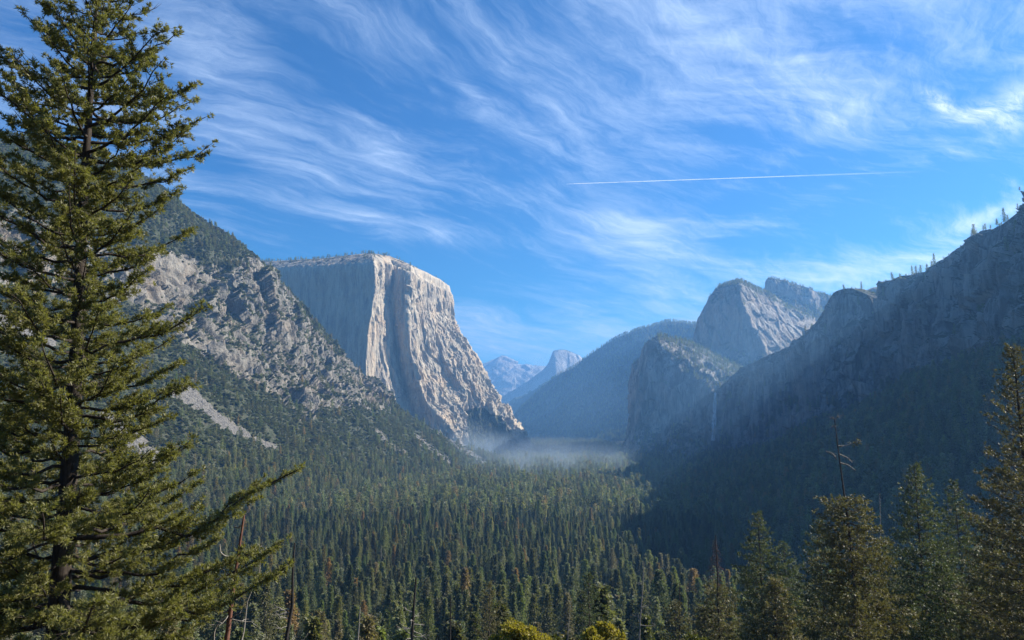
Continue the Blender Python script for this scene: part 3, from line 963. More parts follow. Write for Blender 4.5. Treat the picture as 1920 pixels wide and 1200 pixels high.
def tufts(r, C, D, L, W, k, spread=0.9, tint=None):
    """k leaves round each tuft centre, fanning about D"""
    n = len(C)
    d = np.repeat(D, k, 0)
    e = unit(d + r.normal(size=(n * k, 3)) * spread)
    w = unit(np.cross(e, rand_dirs(r, n * k)))
    c = np.repeat(C, k, 0)
    l = np.repeat(np.broadcast_to(L, (n,)), k) * r.uniform(0.7, 1.25, n * k)
    tt = np.repeat(r.uniform(0, 1, n) if tint is None else tint, k) * 0.7 + r.uniform(0, 0.3, n * k)
    return diamonds(c, e, w, l, W, tt)


def conifer_proto(seed, H, R, nwh, nbr, ncl, csz, cb=0.10, droop=0.25, top=1.0, ragged=0.25, shape=0.85, bare=0.0):
    r = np.random.default_rng(seed)
    g = Geo()
    zz, aa, ll = [], [], []
    for i in range(nwh):
        t = (i + r.uniform(-0.3, 0.3)) / nwh
        t = min(max(t, 0), 0.995)
        z = H * (cb + (1 - cb) * t)
        rad = R * ((1 - t) ** shape) * (0.55 + 0.45 * min(1, (t + 0.02) / 0.18)) + 0.25
        nb = max(2, int(nbr * (1 - 0.45 * t)))
        a0 = r.uniform(0, 6.28)
        for b in range(nb):
            if r.uniform() < bare:
                continue
            zz.append(z + r.uniform(-0.3, 0.3))
            aa.append(a0 + b * 6.283 / nb + r.uniform(-0.4, 0.4))
            ll.append(rad * (1 + r.normal() * ragged))
    zz, aa, ll = map(np.array, (zz, aa, ll))
    ll = np.clip(ll * (1 + 0.25 * np.sin(aa * 2 + zz * 0.35 + seed)), 0.3, R * 1.5)
    s = np.linspace(0.18, 1.0, ncl)
    D = np.stack([np.cos(aa), np.sin(aa), aa * 0], -1)
    n = len(zz)
    rise = 0.18 * (zz / H) - droop
    C = (D[:, None] * (ll[:, None, None] * s[None, :, None]))
    C[..., 2] = zz[:, None] + ll[:, None] * (rise[:, None] * s[None, :] ** 1.3)
    C = C.reshape(-1, 3) + r.normal(size=(n * ncl, 3)) * csz * 0.32
    Dr = np.repeat(D, ncl, 0)
    Dr[:, 2] = -0.15
    side = r.choice([-1, 1], n * ncl)[:, None] * np.cross(Dr, (0, 0, 1.0))
    Dd = unit(Dr + side * r.uniform(0, 0.9, n * ncl)[:, None])
    V, Q, t = tufts(r, C, Dd, csz, csz * 0.55, 2, 0.55)
    g.add(V, Q, t)
    tr = Geo()
    zt = np.linspace(-1.5, H * top, 7)
    wob = r.normal(size=(7, 2)) * 0.08
    pts = np.stack([wob[:, 0], wob[:, 1], zt], -1)
    tr.add(*tube(pts, np.interp(zt, [-1.5, H], [H * 0.012, 0.04]), 6))
    return g, tr


def blob_proto(seed, H, R, n, lsz, cb=0.25, k=2, squash=1.0):
    """broadleaf crown or shrub: leaf clumps on several overlapping lobes"""
    r = np.random.default_rng(seed)
    g = Geo()
    nl = 7
    C = []
    for i in range(nl):
        a = r.uniform(0, 6.28)
        rr = R * r.uniform(0.1, 0.62)
        c = np.array((math.cos(a) * rr, math.sin(a) * rr, H * (cb + (1 - cb) * r.uniform(0.3, 0.75))))
        s = R * r.uniform(0.38, 0.62)
        d = rand_dirs(r, n // nl)
        d[:, 2] = np.abs(d[:, 2]) * 0.9 - 0.25
        m = d * s * (r.uniform(0.75, 1.08, (len(d), 1)))
        m[:, 2] *= squash
        C.append(np.concatenate([c + m, d], 1))
    C = np.concatenate(C)
    V, Q, t = tufts(r, C[:, :3], unit(C[:, 3:] + (0, 0, 0.2)), lsz, lsz * 0.75, k, 0.8)
    g.add(V, Q, t)
    tr = Geo()
    tr.add(*tube([(0, 0, -1), (0.1, 0, H * 0.3), (0, 0.1, H * 0.6)], [H * 0.03, H * 0.02, H * 0.01], 5))
    for i in range(4):
        a = r.uniform(0, 6.28)
        tr.add(*tube([(0, 0, H * 0.3), (math.cos(a) * R * 0.3, math.sin(a) * R * 0.3, H * 0.5), (math.cos(a) * R * 0.6, math.sin(a) * R * 0.6, H * 0.7)],
                     [H * 0.014, H * 0.01, H * 0.004], 4))
    return g, tr


# ---- detailed tree for the foreground
def big_conifer(seed, H, cb, prof, nlimb, rise, tuft, needle=(0.2, 0.035), k=10, bl_step=0.34, trunk_r=0.4, lean=(0, 0),
                limb_r=0.05, top_dead=0.0, up=0.35, sag=0.12, twigs=True, sep_limbs=False, tip_k=1.0, inner=0.12, flat=0.25, lvar=(0.78, 1.06), clump=-0.45):
    """returns trunk Geo, list of limb Geos, foliage Geo. prof(angle, z) gives the reach of the crown."""
    r = np.random.default_rng(seed)
    tr = Geo()
    n = 16
    zt = np.linspace(-2, H, n)
    bend = np.stack([lean[0] * (zt / H) ** 1 + np.sin(zt * 0.35 + seed) * 0.05, lean[1] * zt / H + np.cos(zt * 0.3) * 0.05, zt], -1)
    tr.add(*tube(bend, trunk_r * (1 - 0.95 * np.clip(zt / H, 0, 1) ** 0.9) + 0.02, 10))

    def axis(z):
        return np.array((np.interp(z, zt, bend[:, 0]), np.interp(z, zt, bend[:, 1]), z))
    limbs, O, D, Ln, Fr, TW = [], [], [], [], [], []
    zl = cb + (H * (1 - top_dead) - cb) * (np.arange(nlimb) + r.uniform(0, 1, nlimb)) / nlimb
    for i, z in enumerate(zl):
        a = i * 2.399 + r.uniform(-0.35, 0.35)
        f = (z - cb) / max(H - cb, 1)
        rs = rise[0] + (rise[1] - rise[0]) * f + r.uniform(-0.08, 0.08)
        L = prof(a, z)
        L = prof(a, z + L * rs) * r.uniform(*lvar)
        if L < 0.25:
            L = 0.25
        s = np.linspace(0, 1, 9)
        d = np.array((math.cos(a), math.sin(a), 0))
        side = np.array((-d[1], d[0], 0))
        c = r.uniform(-0.10, 0.10)
        pts = axis(z) + d * (L * s)[:, None] + side * (c * L * s ** 2)[:, None]
        pts[:, 2] += L * (rs * s - sag * np.sin(s * math.pi) + 0.06 * s ** 3) + np.concatenate([[0], r.normal(size=8) * 0.02 * L])
        rr = (limb_r * (0.35 + L / 9.0)) * (1 - 0.85 * s) + 0.006
        G = Geo().add(*tube(pts, rr, 5))
        limbs.append(G)
        nb = max(4, int(L / bl_step))
        sb = np.sort(r.uniform(inner, 1.0, nb))
        sb[-1] = 1.0
        p = np.stack([np.interp(sb, s, pts[:, q]) for q in range(3)], -1)
        tang = unit(pts[-1] - pts[0])
        sg = np.where(np.arange(nb) % 2 == 0, 1.0, -1.0) * r.uniform(0.5, 1.2, nb)
        sg[-1] = 0.1
        dd = unit(tang[None] * 0.9 + side[None] * sg[:, None] + np.array((0, 0, 1.0))[None] * r.normal(up, flat, nb)[:, None])
        ln = (0.30 * L * (1 - sb) ** 0.7 * 1.0 + 0.35) * r.uniform(0.7, 1.2, nb)
        ln = np.minimum(ln, 1.9)
        O.append(p); D.append(dd); Ln.append(ln)
        G.add(*sticks(p, p + dd * ln[:, None], 0.012, 0.004))
    O, D, Ln = np.concatenate(O), np.concatenate(D), np.concatenate(Ln)
    cnt = np.maximum(2, (Ln / tuft).astype(int) + 1)
    idx = np.repeat(np.arange(len(O)), cnt)
    u = r.uniform(0.15, 1.05, len(idx))
    C = O[idx] + D[idx] * (Ln[idx] * u)[:, None] + r.normal(size=(len(idx), 3)) * np.array((0.10, 0.10, 0.07)) * (tuft / 0.2)
    keep = gnoise(C * 0.9 + seed) + 0.5 * gnoise(C * 2.3 + seed) > clump
    C, idx, u = C[keep], idx[keep], u[keep]
    dr = unit(D[idx] * 0.8 + r.normal(size=(len(idx), 3)) * 0.5 + np.array((0, 0, 0.35)))
    tint = np.clip(0.5 + r.normal(size=len(O)) * 0.25, 0, 1)[idx] * 0.6 + r.uniform(0, 0.4, len(idx))
    V, Q, t = tufts(r, C, dr, needle[0], needle[1], k, 0.75, tint)
    fo = Geo().add(V, Q, t)
    return tr, limbs, fo


def thing(name, loc, label, cat, group=None, rotz=0.0):
    o = bpy.data.objects.new(name, None)
    COL.objects.link(o)
    o.location = [float(c) for c in loc]
    o.rotation_euler = (0, 0, rotz)
    o.empty_display_size = 1.0
    return tag(o, label, cat, group)


def ground_at(px, py, Y):
    """foot of a tree whose picture column is px and which stands Y metres ahead; also its top's height"""
    p = P(px, py, Y)
    return np.array((p[0], Y, float(near_z(p[0], Y)))), p[2]


# ---- the big tree on the left edge
Y0 = 30.0
K = 30.0 / F
ty = np.array([-150, -40, 50, 100, 160, 240, 300, 340, 400, 480, 520, 560, 600, 640, 700, 740, 800, 850, 900, 940, 985, 1030, 1080, 1130, 1200, 1300])
trt = np.array([10, 90, 135, 165, 190, 225, 160, 210, 180, 160, 175, 150, 265, 180, 275, 190, 160, 200, 330, 460, 350, 260, 460, 340, 270, 270])
tlt = np.array([10, 90, 155, 185, 200, 205, 190, 200, 220, 230, 230, 240, 250, 250, 260, 260, 260, 260, 270, 270, 270, 270, 270, 270, 270, 270])
zpx = np.array([P(150, y, Y0)[2] for y in ty])
gl = float(near_z(-18.0, Y0))
basep = np.array((P(140, 1150, Y0)[0] - 0.35, Y0, gl))
topz = P(187, -110, Y0)[2]
H = topz - gl
lean = (P(187, -110, Y0)[0] - basep[0], 0.0)


def prof_big(a, z):
    zz = z + gl
    R = np.interp(zz, zpx[::-1], trt[::-1]) * K * 1.02
    L = np.interp(zz, zpx[::-1], tlt[::-1]) * K
    c = math.cos(a)
    front = 0.5 * (R + L)
    front = min(front, 5.2)
    w = abs(c) ** 1.2
    return (R if c > 0 else L) * w + front * (1 - w) * 0.9


def add_big():
    root = thing('pine_tree', basep, 'tall olive green conifer with layered limbs filling the left edge of the view', 'tree')
    tr, limbs, fo = big_conifer(21, H, 1.2, prof_big, 262, (0.03, 0.48), 0.105, needle=(0.19, 0.036), k=14, bl_step=0.175, trunk_r=0.50,
                                lean=lean, limb_r=0.085, up=0.32, sag=0.10, inner=0.22, flat=0.28, lvar=(0.62, 1.12), clump=-0.24)
    obj('trunk', tr.mesh('trunk', M_BARK_DK), root)
    ordr = sorted(range(len(limbs)), key=lambda i: -len(limbs[i].v[1]))
    for i in ordr[:99]:
        obj('limb', limbs[i].mesh('limb', M_BARK_DK), root)
    g = Geo()
    for i in ordr[99:]:
        for V, Q in zip(limbs[i].v, limbs[i].q):
            g.v.append(V)
        # re-index
    g = Geo()
    for i in ordr[99:]:
        off = 0
        for V, Q in zip(limbs[i].v, limbs[i].q):
            g.add(V, Q - off)
            off += len(V)
    o = obj('small_limbs', g.mesh('small_limbs', M_BARK_DK), root)
    o['kind'] = 'stuff'
    obj('crown', fo.mesh('crown', M_NEEDLE_BIG, smooth=False), root)


add_big()


# ---- conifers of the right foreground and the two young ones at the bottom
def cone_prof(pts, Y, gz):
    """pts: (picture row, half width in pixels) -> reach by height"""
    ys = np.array([p[0] for p in pts], float)
    ws = np.array([p[1] for p in pts], float) * Y / F
    zs = np.array([P(1400, y, Y)[2] for y in ys]) - gz

    def f(a, z):
        return float(np.interp(z, zs[::-1], ws[::-1])) * (1 + 0.12 * math.sin(a * 3 + z))
    return f


def fg_tree(name, seed, px, py, Y, pts, mat, label, cat='tree', lean_px=0.0, nl=120, top_dead=0.0, rise=(-0.15, 0.35), k=10,
            tuft=0.30, needle=(0.26, 0.075), group=None, trunk_r=0.32, cbpy=1330, up=0.1, bark=None, bl=0.27):
    foot, tz = ground_at(px + lean_px, py, Y)
    H = tz - foot[2]
    cb = max(1.5, P(px, cbpy, Y)[2] - foot[2])
    root = thing(name, foot, label, cat, group)
    tr, limbs, fo = big_conifer(seed, H, cb, cone_prof(pts, Y, foot[2]), nl, rise, tuft, needle=needle, k=k, bl_step=bl,
                                trunk_r=trunk_r, lean=(-lean_px * Y / F, 0), limb_r=0.045, up=up, sag=0.05, top_dead=top_dead, inner=0.1)
    obj('trunk', tr.mesh('trunk', bark or M_BARK), root)
    g = Geo()
    for G in limbs:
        off = 0
        for V, Q in zip(G.v, G.q):
            g.add(V, Q - off)
            off += len(V)
    obj('branches', g.mesh('branches', M_BARK), root)
    obj('crown', fo.mesh('crown', mat, smooth=False), root)
    return root, H, foot


fg_tree('pine_tree', 41, 1897, 655, 50, [(655, 8), (690, 22), (730, 38), (765, 62), (800, 40), (840, 62), (880, 85), (950, 105), (1050, 125), (1200, 150), (1400, 150)],
        M_NEEDLE_OLIVE, 'tall brownish pine cut by the right edge, its top against the shaded wall', nl=190, lean_px=18, tuft=0.22,
        needle=(0.22, 0.05), k=9, rise=(-0.05, 0.55), up=0.3, bl=0.26)
r_, H_, f_ = fg_tree('conifer_tree', 42, 1566, 785, 72, [(785, 0), (868, 2), (880, 28), (900, 42), (935, 40), (960, 54), (1000, 56), (1030, 74), (1080, 70), (1130, 86), (1200, 90), (1400, 110)],
                     M_NEEDLE_OLIVE, 'olive conifer with a bare dead top standing above its crown', lean_px=42, nl=200, top_dead=0.19,
                     rise=(-0.35, 0.1), tuft=0.26, needle=(0.26, 0.07), up=0.0, bl=0.3)
DEADTOP = (r_, H_, f_)
fg_tree('conifer_tree', 43, 1714, 872, 90, [(872, 2), (900, 22), (950, 38), (1000, 50), (1060, 72), (1130, 85), (1400, 100)],
        M_NEEDLE_GREEN, 'green pointed conifer just right of the dead-topped olive one', nl=200)
fg_tree('conifer_tree', 44, 1788, 902, 108, [(902, 2), (940, 22), (1000, 42), (1080, 60), (1150, 75), (1400, 90)],
        M_NEEDLE_GREEN, 'dark green conifer behind the tall pine of the right edge', nl=180)
fg_tree('conifer_tree', 45, 1421, 962, 98, [(962, 2), (1000, 22), (1050, 42), (1090, 58), (1150, 62), (1400, 80)],
        M_NEEDLE_GREEN, 'dark green conifer with wide spreading boughs left of the olive trees', nl=150, rise=(-0.1, 0.25))
fg_tree('conifer_tree', 46, 1470, 1018, 118, [(1018, 2), (1050, 24), (1090, 40), (1150, 50), (1400, 70)],
        M_NEEDLE_GREEN, 'smaller green conifer close behind the wide spreading dark one', nl=130)
r2_, H2_, f2_ = fg_tree('conifer_tree', 47, 1341, 1003, 84, [(1003, 0), (1085, 3), (1095, 22), (1130, 38), (1170, 46), (1400, 70)],
                        M_NEEDLE_OLIVE, 'small olive conifer with a thin reddish bare tip bristling with twigs', nl=110, top_dead=0.16, lean_px=4)
fg_tree('conifer_tree', 48, 1535, 975, 100, [(975, 2), (1010, 25), (1060, 42), (1130, 58), (1400, 75)],
        M_NEEDLE_GREEN, 'green conifer half hidden at the left side of the dead-topped olive one', nl=140)
fg_tree('conifer_tree', 49, 1452, 1088, 66, [(1088, 4), (1120, 28), (1160, 48), (1400, 75)],
        M_NEEDLE_OLIVE, 'yellowish olive treetop low in front of the wide spreading dark conifer', nl=110, rise=(-0.2, 0.3))
fg_tree('conifer_tree', 50, 1660, 1010, 96, [(1010, 2), (1050, 28), (1110, 50), (1400, 80)],
        M_NEEDLE_GREEN, 'dark green conifer filling the gap between the dead-topped olive one and the pointed one', nl=150)
fg_tree('conifer_tree', 51, 1765, 1060, 74, [(1060, 4), (1100, 30), (1160, 58), (1400, 90)],
        M_NEEDLE_GREEN, 'low dark conifer below the pointed green one', nl=130)
fg_tree('conifer_tree', 52, 1858, 985, 64, [(985, 3), (1030, 32), (1090, 62), (1160, 85), (1400, 110)],
        M_NEEDLE_OLIVE, 'bushy olive conifer at the foot of the tall right-edge pine', nl=150)
fg_tree('conifer_tree', 53, 1265, 1130, 92, [(1130, 3), (1160, 22), (1200, 34), (1400, 60)],
        M_NEEDLE_OLIVE, 'short olive treetop beside the grey dead stems', nl=80)
fg_tree('conifer_tree', 54, 1600, 1120, 58, [(1120, 6), (1150, 30), (1200, 60), (1400, 90)],
        M_NEEDLE_OLIVE, 'low olive treetop at the foot of the dead-topped conifer', nl=100)
fg_tree('pine_tree', 55, 1104, 1076, 104, [(1076, 3), (1100, 16), (1140, 32), (1170, 48), (1400, 60)],
        M_NEEDLE_GREEN, 'young pine between the two yellow oaks', nl=90, rise=(0.0, 0.5), up=0.3)
fg_tree('pine_tree', 56, 918, 1092, 125, [(1092, 3), (1120, 18), (1160, 32), (1400, 60)],
        M_NEEDLE_OLIVE, 'young olive pine left of the yellow oaks', nl=80, rise=(0.0, 0.5), up=0.3)


# ---- dead trunks
def wiggle(r, p0, d, L, n=7, amp=0.12, curl=(0, 0, 0)):
    s = np.linspace(0, 1, n)[:, None]
    pts = np.array(p0) + np.array(d) * L * s + np.array(curl) * L * s ** 2
    j = r.normal(size=(n, 3)) * amp * L * 0.3
    j[0] = 0
    return pts + np.cumsum(j, 0) * 0.5


def snag(name, seed, px0, py0, px1, Y, r0, mat, label, nbr=12, blen=1.2, matb=None, zone=(0.45, 0.98), arms=(), wob=0.05, group=None, cat='dead tree',
         curl=0.3):
    """bare stem: top at picture point (px0, py0), at the bottom edge near px1"""
    r = np.random.default_rng(seed)
    top = P(px0, py0, Y)
    bot = P(px1, 1200, Y)
    gz = float(near_z(bot[0], Y))
    sl = (top[0] - bot[0]) / max(top[2] - bot[2], 0.1)
    foot = np.array((bot[0] - sl * (bot[2] - gz), Y, gz))
    root = thing(name, foot, label, cat, group)
    n = 12
    zs = np.linspace(-0.5, top[2] - gz, n)
    pts = np.stack([sl * zs + r.normal(size=n) * wob, r.normal(size=n) * wob, zs], -1)
    rad = np.interp(zs, [0, zs[-1]], [r0 * 1.25, r0 * 0.22])
    obj('trunk', Geo().add(*tube(pts, rad, 8)).mesh('trunk', mat), root)
    Ht = top[2] - gz
    vis = (P(px0, 1200, Y)[2] - gz) / Ht
    for i in range(nbr):
        t = vis - 0.05 + (1.0 - vis) * r.uniform(*zone)
        z = Ht * min(t, 0.97)
        a = r.uniform(0, 6.28)
        L = blen * r.uniform(0.4, 1.1) * (1.15 - 0.6 * (t - vis) / max(1 - vis, 0.01))
        d = (math.cos(a), math.sin(a) * 0.7, r.uniform(-0.2, 0.25))
        p = wiggle(r, (sl * z, 0, z), d, L, 8, 0.22, (0, 0, r.uniform(-curl, curl)))
        g = Geo().add(*tube(p, np.linspace(r0 * 0.16, r0 * 0.035, 8), 4))
        for q in (3, 5):
            dd = unit(rand_dirs(r, 1)[0] + np.array(d) * 0.8)
            g.add(*tube(wiggle(r, p[q], dd, L * 0.35, 4, 0.25), np.linspace(r0 * 0.1, r0 * 0.03, 4), 3))
        obj('branch', g.mesh('branch', matb or mat), root)
    for arm in arms:      # (row on the stem, list of picture points)
        pts2 = []
        for (ax, ay) in arm:
            q = P(ax, ay, Y) - foot
            pts2.append(q)
        pts2 = cr_interp(np.array(pts2), 4 * len(pts2))
        g = Geo().add(*tube(pts2, np.linspace(r0 * 0.32, r0 * 0.10, len(pts2)), 5))
        obj('branch', g.mesh('branch', matb or mat), root)
    return root


snag('dead_tree', 1, 456, 965, 424, 34, 0.19, M_BARK_RED, 'reddish bare trunk with curled side branches in front of the left conifer tips', nbr=5, blen=1.3,
     matb=M_WOOD_PALE, zone=(0.05, 0.35),
     arms=[[(444, 1042), (425, 1044), (414, 1036), (412, 1020)], [(440, 1050), (422, 1048), (414, 1058), (418, 1068), (428, 1072)],
           [(452, 985), (446, 990), (440, 988)], [(428, 1146), (412, 1150), (400, 1143), (396, 1132)], [(425, 1160), (410, 1168), (402, 1185), (402, 1215)]])
snag('dead_tree', 2, 492, 1018, 450, 36, 0.07, M_WOOD_PALE, 'thin crooked pale stem forking at its tip beside the reddish trunk', nbr=7, blen=0.9, zone=(0.0, 0.4), wob=0.16,
     arms=[[(490, 1022), (498, 1014), (502, 1010)], [(489, 1025), (482, 1020), (480, 1024)], [(483, 1055), (478, 1062), (486, 1066)]])
snag('dead_tree', 3, 553, 1018, 538, 56, 0.27, M_WOOD_DARK, 'straight blackened trunk with pale broken twigs low on it', nbr=12, blen=1.6, matb=M_WOOD_PALE, zone=(0.0, 0.5))
snag('dead_tree', 4, 779, 1082, 772, 86, 0.40, M_WOOD_DARK, 'blackened trunk with twisted pale limbs near the middle of the bottom edge', nbr=12, blen=2.3, matb=M_WOOD_PALE, zone=(0.0, 0.8))
snag('dead_tree', 5, 846, 1118, 843, 96, 0.26, M_WOOD_DARK, 'slim dark bare pole right of the twisted blackened trunk', nbr=3, blen=1.2)
snag('dead_tree', 6, 676, 1138, 671, 112, 0.24, M_WOOD_PALE, 'short pale bare pole left of the twisted blackened trunk', nbr=2, blen=1.0)
snag('dead_tree', 7, 1207, 1052, 1199, 82, 0.16, M_WOOD_PALE, 'tall thin pale stem with two hooked side branches right of the yellow oaks', nbr=4, blen=1.4,
     arms=[[(1203, 1138), (1214, 1136), (1221, 1130)], [(1201, 1172), (1215, 1174), (1228, 1172), (1222, 1168)], [(1201, 1165), (1197, 1158), (1197, 1150)]])
snag('dead_tree', 8, 1274, 1092, 1273, 92, 0.20, M_BARK, 'grey-brown bare pole left of the small olive conifer', nbr=6, blen=0.8)
snag('dead_tree', 9, 1290, 1110, 1293, 96, 0.16, M_BARK, 'thinner bare pole with short stubs between the grey-brown pole and the olive conifer', nbr=10, blen=0.8)
snag('dead_tree', 10, 1072, 1128, 1066, 98, 0.12, M_WOOD_PALE, 'crooked pale twiggy stem just left of the young pine', nbr=8, blen=1.4, wob=0.2)
snag('dead_tree', 11, 1649, 925, 1652, 112, 0.22, M_WOOD_PALE, 'grey bare spire showing above the trees right of the dead-topped conifer', nbr=26, blen=1.3, zone=(0.3, 0.98))
snag('dead_tree', 12, 1776, 912, 1782, 112, 0.10, M_WOOD_PALE, 'tiny hooked dead tip beside the conifer behind the tall pine', nbr=4, blen=1.2,
     arms=[[(1778, 925), (1770, 918), (1765, 914)]])

# bare top of the dead-topped conifer and reddish tip of the small one: limbs of those trees
root, Hh, ft = DEADTOP


def add_limb(root, ft, Y, pts, r0, mat, tuftk=0, seed=0):
    q = cr_interp(np.array([P(a, b, Y) - ft for a, b in pts]), 5 * len(pts))
    g = Geo().add(*tube(q, np.linspace(r0, r0 * 0.35, len(q)), 5))
    r = np.random.default_rng(seed)
    for i in range(3, len(q), 2):
        g.add(*tube(wiggle(r, q[i], rand_dirs(r, 1)[0] * (1, 0.6, 0.6), 0.5, 4, 0.3), np.linspace(r0 * 0.3, r0 * 0.1, 4), 3))
    obj('dead_limb', g.mesh('dead_limb', mat), root)
    if tuftk:
        C = q[-7:].repeat(2, 0) + r.normal(size=(14, 3)) * 0.13
        V, Q, t = tufts(r, C, rand_dirs(r, 14), 0.2, 0.07, 7, 0.9)
        obj('needle_cluster', Geo().add(V, Q, t).mesh('needle_cluster', M_NEEDLE_OLIVE, smooth=False), root)


for k_, pts in enumerate([[(1571, 836), (1583, 836), (1598, 832), (1612, 828)], [(1569, 862), (1560, 850), (1548, 846)], [(1574, 852), (1588, 858), (1598, 867)],
                          [(1575, 868), (1590, 872), (1604, 882)], [(1566, 800), (1562, 799), (1558, 802)], [(1566, 787), (1560, 782), (1556, 786)],
                          [(1566, 786), (1570, 781), (1572, 783)]]):
    add_limb(root, ft, 72, pts, 0.07, M_WOOD_PALE, 1 if k_ == 0 else 0, k_)
r = np.random.default_rng(77)
for i in range(34):
    yy = 1012 + i * 2.6 + r.uniform(-1, 1)
    w = (yy - 1000) * 0.28 * r.uniform(0.4, 1.0) * (1 if i % 2 else -1)
    add_limb(r2_, f2_, 84, [(1341 + (yy - 1003) * 0.02, yy), (1341 + w * 0.6, yy + 2), (1341 + w, yy + 9)], 0.03, M_BARK_RED, 0, i)


# ---- yellow oaks at the bottom edge and shrubs beside them
def oak(seed, px, py, Y, R, mat, label, n=5200, lsz=0.24, sq=0.8):
    foot, tz = ground_at(px, py, Y)
    H = tz - foot[2]
    root = thing('oak_tree', foot, label, 'tree')
    r = np.random.default_rng(seed)
    nl = 44
    g = Geo()
    tr = Geo().add(*tube([(0, 0, -1), (0.2, 0, H * 0.35), (0, 0.2, H * 0.6)], [0.35, 0.26, 0.16], 7))
    for i in range(nl):
        a = r.uniform(0, 6.28)
        rr = R * math.sqrt(r.uniform(0, 1)) * 0.8
        zc = H - R * 0.3 - (rr / R) ** 2 * R * 0.75 - r.uniform(0, R * 0.5)
        c = np.array((math.cos(a) * rr, math.sin(a) * rr, zc))
        s = R * r.uniform(0.10, 0.24)
        tr.add(*tube(cr_interp(np.array([(0, 0.1, H * 0.5), c * (0.5, 0.5, 1) - (0, 0, R * 0.5), c]), 7), np.linspace(0.10, 0.015, 7), 4))
        d = rand_dirs(r, n // nl)
        m = d * s * (r.uniform(0.2, 1.1, (len(d), 1)) ** 0.6)
        V, Q, t = tufts(r, c + m * (1, 1, sq), unit(d + (0, 0, 0.3)), lsz, lsz * 0.6, 3, 1.0)
        g.add(V, Q, t)
    obj('trunk', tr.mesh('trunk', M_BARK), root)
    obj('crown', g.mesh('crown', mat, smooth=False), root)


oak(61, 975, 1146, 62, 3.5, M_OAK, 'yellow autumn oak crown at the bottom edge, left one of two')
oak(62, 1128, 1154, 64, 3.2, M_OAK, 'yellow autumn oak crown at the bottom edge right of the young pine')
oak(63, 1215, 1186, 60, 3.0, M_OAKG, 'green oak top low at the bottom edge around the hooked pale stem', n=3600)
oak(64, 1300, 1180, 70, 3.0, M_OAKG, 'greenish oak top at the bottom edge below the bare poles', n=3600)
oak(65, 1040, 1182, 70, 2.4, M_OAKG, 'small green oak top between the yellow oaks', n=2600)

# ------------------------------------------------------------------ the forest: prototypes
NEAR = []
for i, (H_, R_, sh, bare, cb) in enumerate([(42, 5.6, 0.8, 0.05, 0.10), (38, 4.6, 0.9, 0.1, 0.14), (46, 6.4, 0.60, 0.16, 0.22), (34, 5.2, 0.95, 0.0, 0.06), (44, 4.9, 0.55, 0.25, 0.3)]):
    g, tr = conifer_proto(100 + i, H_, R_, 56, 13, 9, 0.82, cb=cb, droop=0.22 if i % 2 else 0.34, shape=sh, bare=bare)
    NEAR.append((g.mesh('crown', M_CONIFER, smooth=False), tr.mesh('trunk', M_BARK), H_))
gb, tb = blob_proto(120, 17, 6.5, 3800, 0.62)
BROAD = (gb.mesh('crown', M_BROAD, smooth=False), tb.mesh('trunk', M_BARK), 17)


def one_mesh(name, g, tr, mats):
    n0 = sum(len(q) for q in g.q)
    off = 0
    G = Geo()
    for src in (g, tr):
        V, Q, T = np.concatenate(src.v), np.concatenate(src.q), np.concatenate(src.t)
        G.add(V, Q, T)
    me = G.mesh(name, mats[0], smooth=False)
    me.materials.append(mats[1])
    mi = np.zeros(len(me.polygons), dtype=np.int32)
    mi[n0:] = 1
    me.polygons.foreach_set('material_index', mi)
    return me


FAR = [one_mesh('conifer_tree', *conifer_proto(140 + i, 40, R_, 22, 7, 3, 2.1, cb=cb, shape=sh, droop=0.3), (M_CONIFER_FAR_BRIGHT, M_BARK))
       for i, (R_, sh, cb) in enumerate([(5.2, 0.8, 0.1), (4.4, 0.9, 0.12), (6.0, 0.6, 0.2), (4.4, 0.7, 0.25)])]
BUSH = [one_mesh('shrub', *blob_proto(160 + i, 6, 4.2, 330, 1.35, cb=0.0, squash=0.8), (M_SCRUB, M_BARK)) for i in range(3)]
STEM = []
for i in range(2):
    r = np.random.default_rng(180 + i)
    g = Geo().add(*tube([(0, 0, -1), (0.2, 0, 12), (0, 0.1, 30)], [0.42, 0.3, 0.06], 5))
    for j in range(26):
        z = r.uniform(8, 29)
        a = r.uniform(0, 6.28)
        g.add(*tube(wiggle(r, (0.1, 0, z), (math.cos(a), math.sin(a), -0.1), (31 - z) * 0.11 + 0.5, 4, 0.1), np.linspace(0.07, 0.02, 4), 3))
    STEM.append(g.mesh('dead_tree', M_WOOD_PALE))

# ------------------------------------------------------------------ the forest: where trees stand
fl = np.array(foot)          # edge of the left hillside
fr = np.array(rfoot)


def floor_points():
    out = []
    y = 120.0
    while y < 8200:
        dx = 9.4 + y / 500.0 if y < 1500 else 12.4 + (y - 1500) / 330.0
        dy = dx * (1.0 if y < 1200 else 1.15)
        x0, x1 = -0.80 * y - 40, 0.90 * y + 160
        x = np.arange(x0, x1, dx)
        x = x + RNG.uniform(-0.48, 0.48, len(x)) * dx
        yy = y + RNG.uniform(-0.5, 0.5, len(x)) * dy
        lx = np.interp(yy, fl[:, 1], fl[:, 0], right=60)
        rx = np.interp(yy, fr[::-1, 1], fr[::-1, 0], right=760) + 200 * (yy < 420)
        lx = np.where(yy > 3460, -0.02 * yy, lx)
        lx = np.where(yy > 4700, 0.0, lx)
        ok = (x > lx - 8) & (x < rx + 10)
        out.append(np.stack([x[ok], yy[ok]], -1))
        y += dy
    p = np.concatenate(out)
    # small clearings
    n = fbm(np.stack([p[:, 0] / 70., p[:, 1] / 70., p[:, 0] * 0], -1), 3)
    keep = RNG.uniform(size=len(p)) < np.clip(1.05 - 2.6 * np.clip(n - 0.10, 0, 1), 0.12, 1)
    return p[keep]


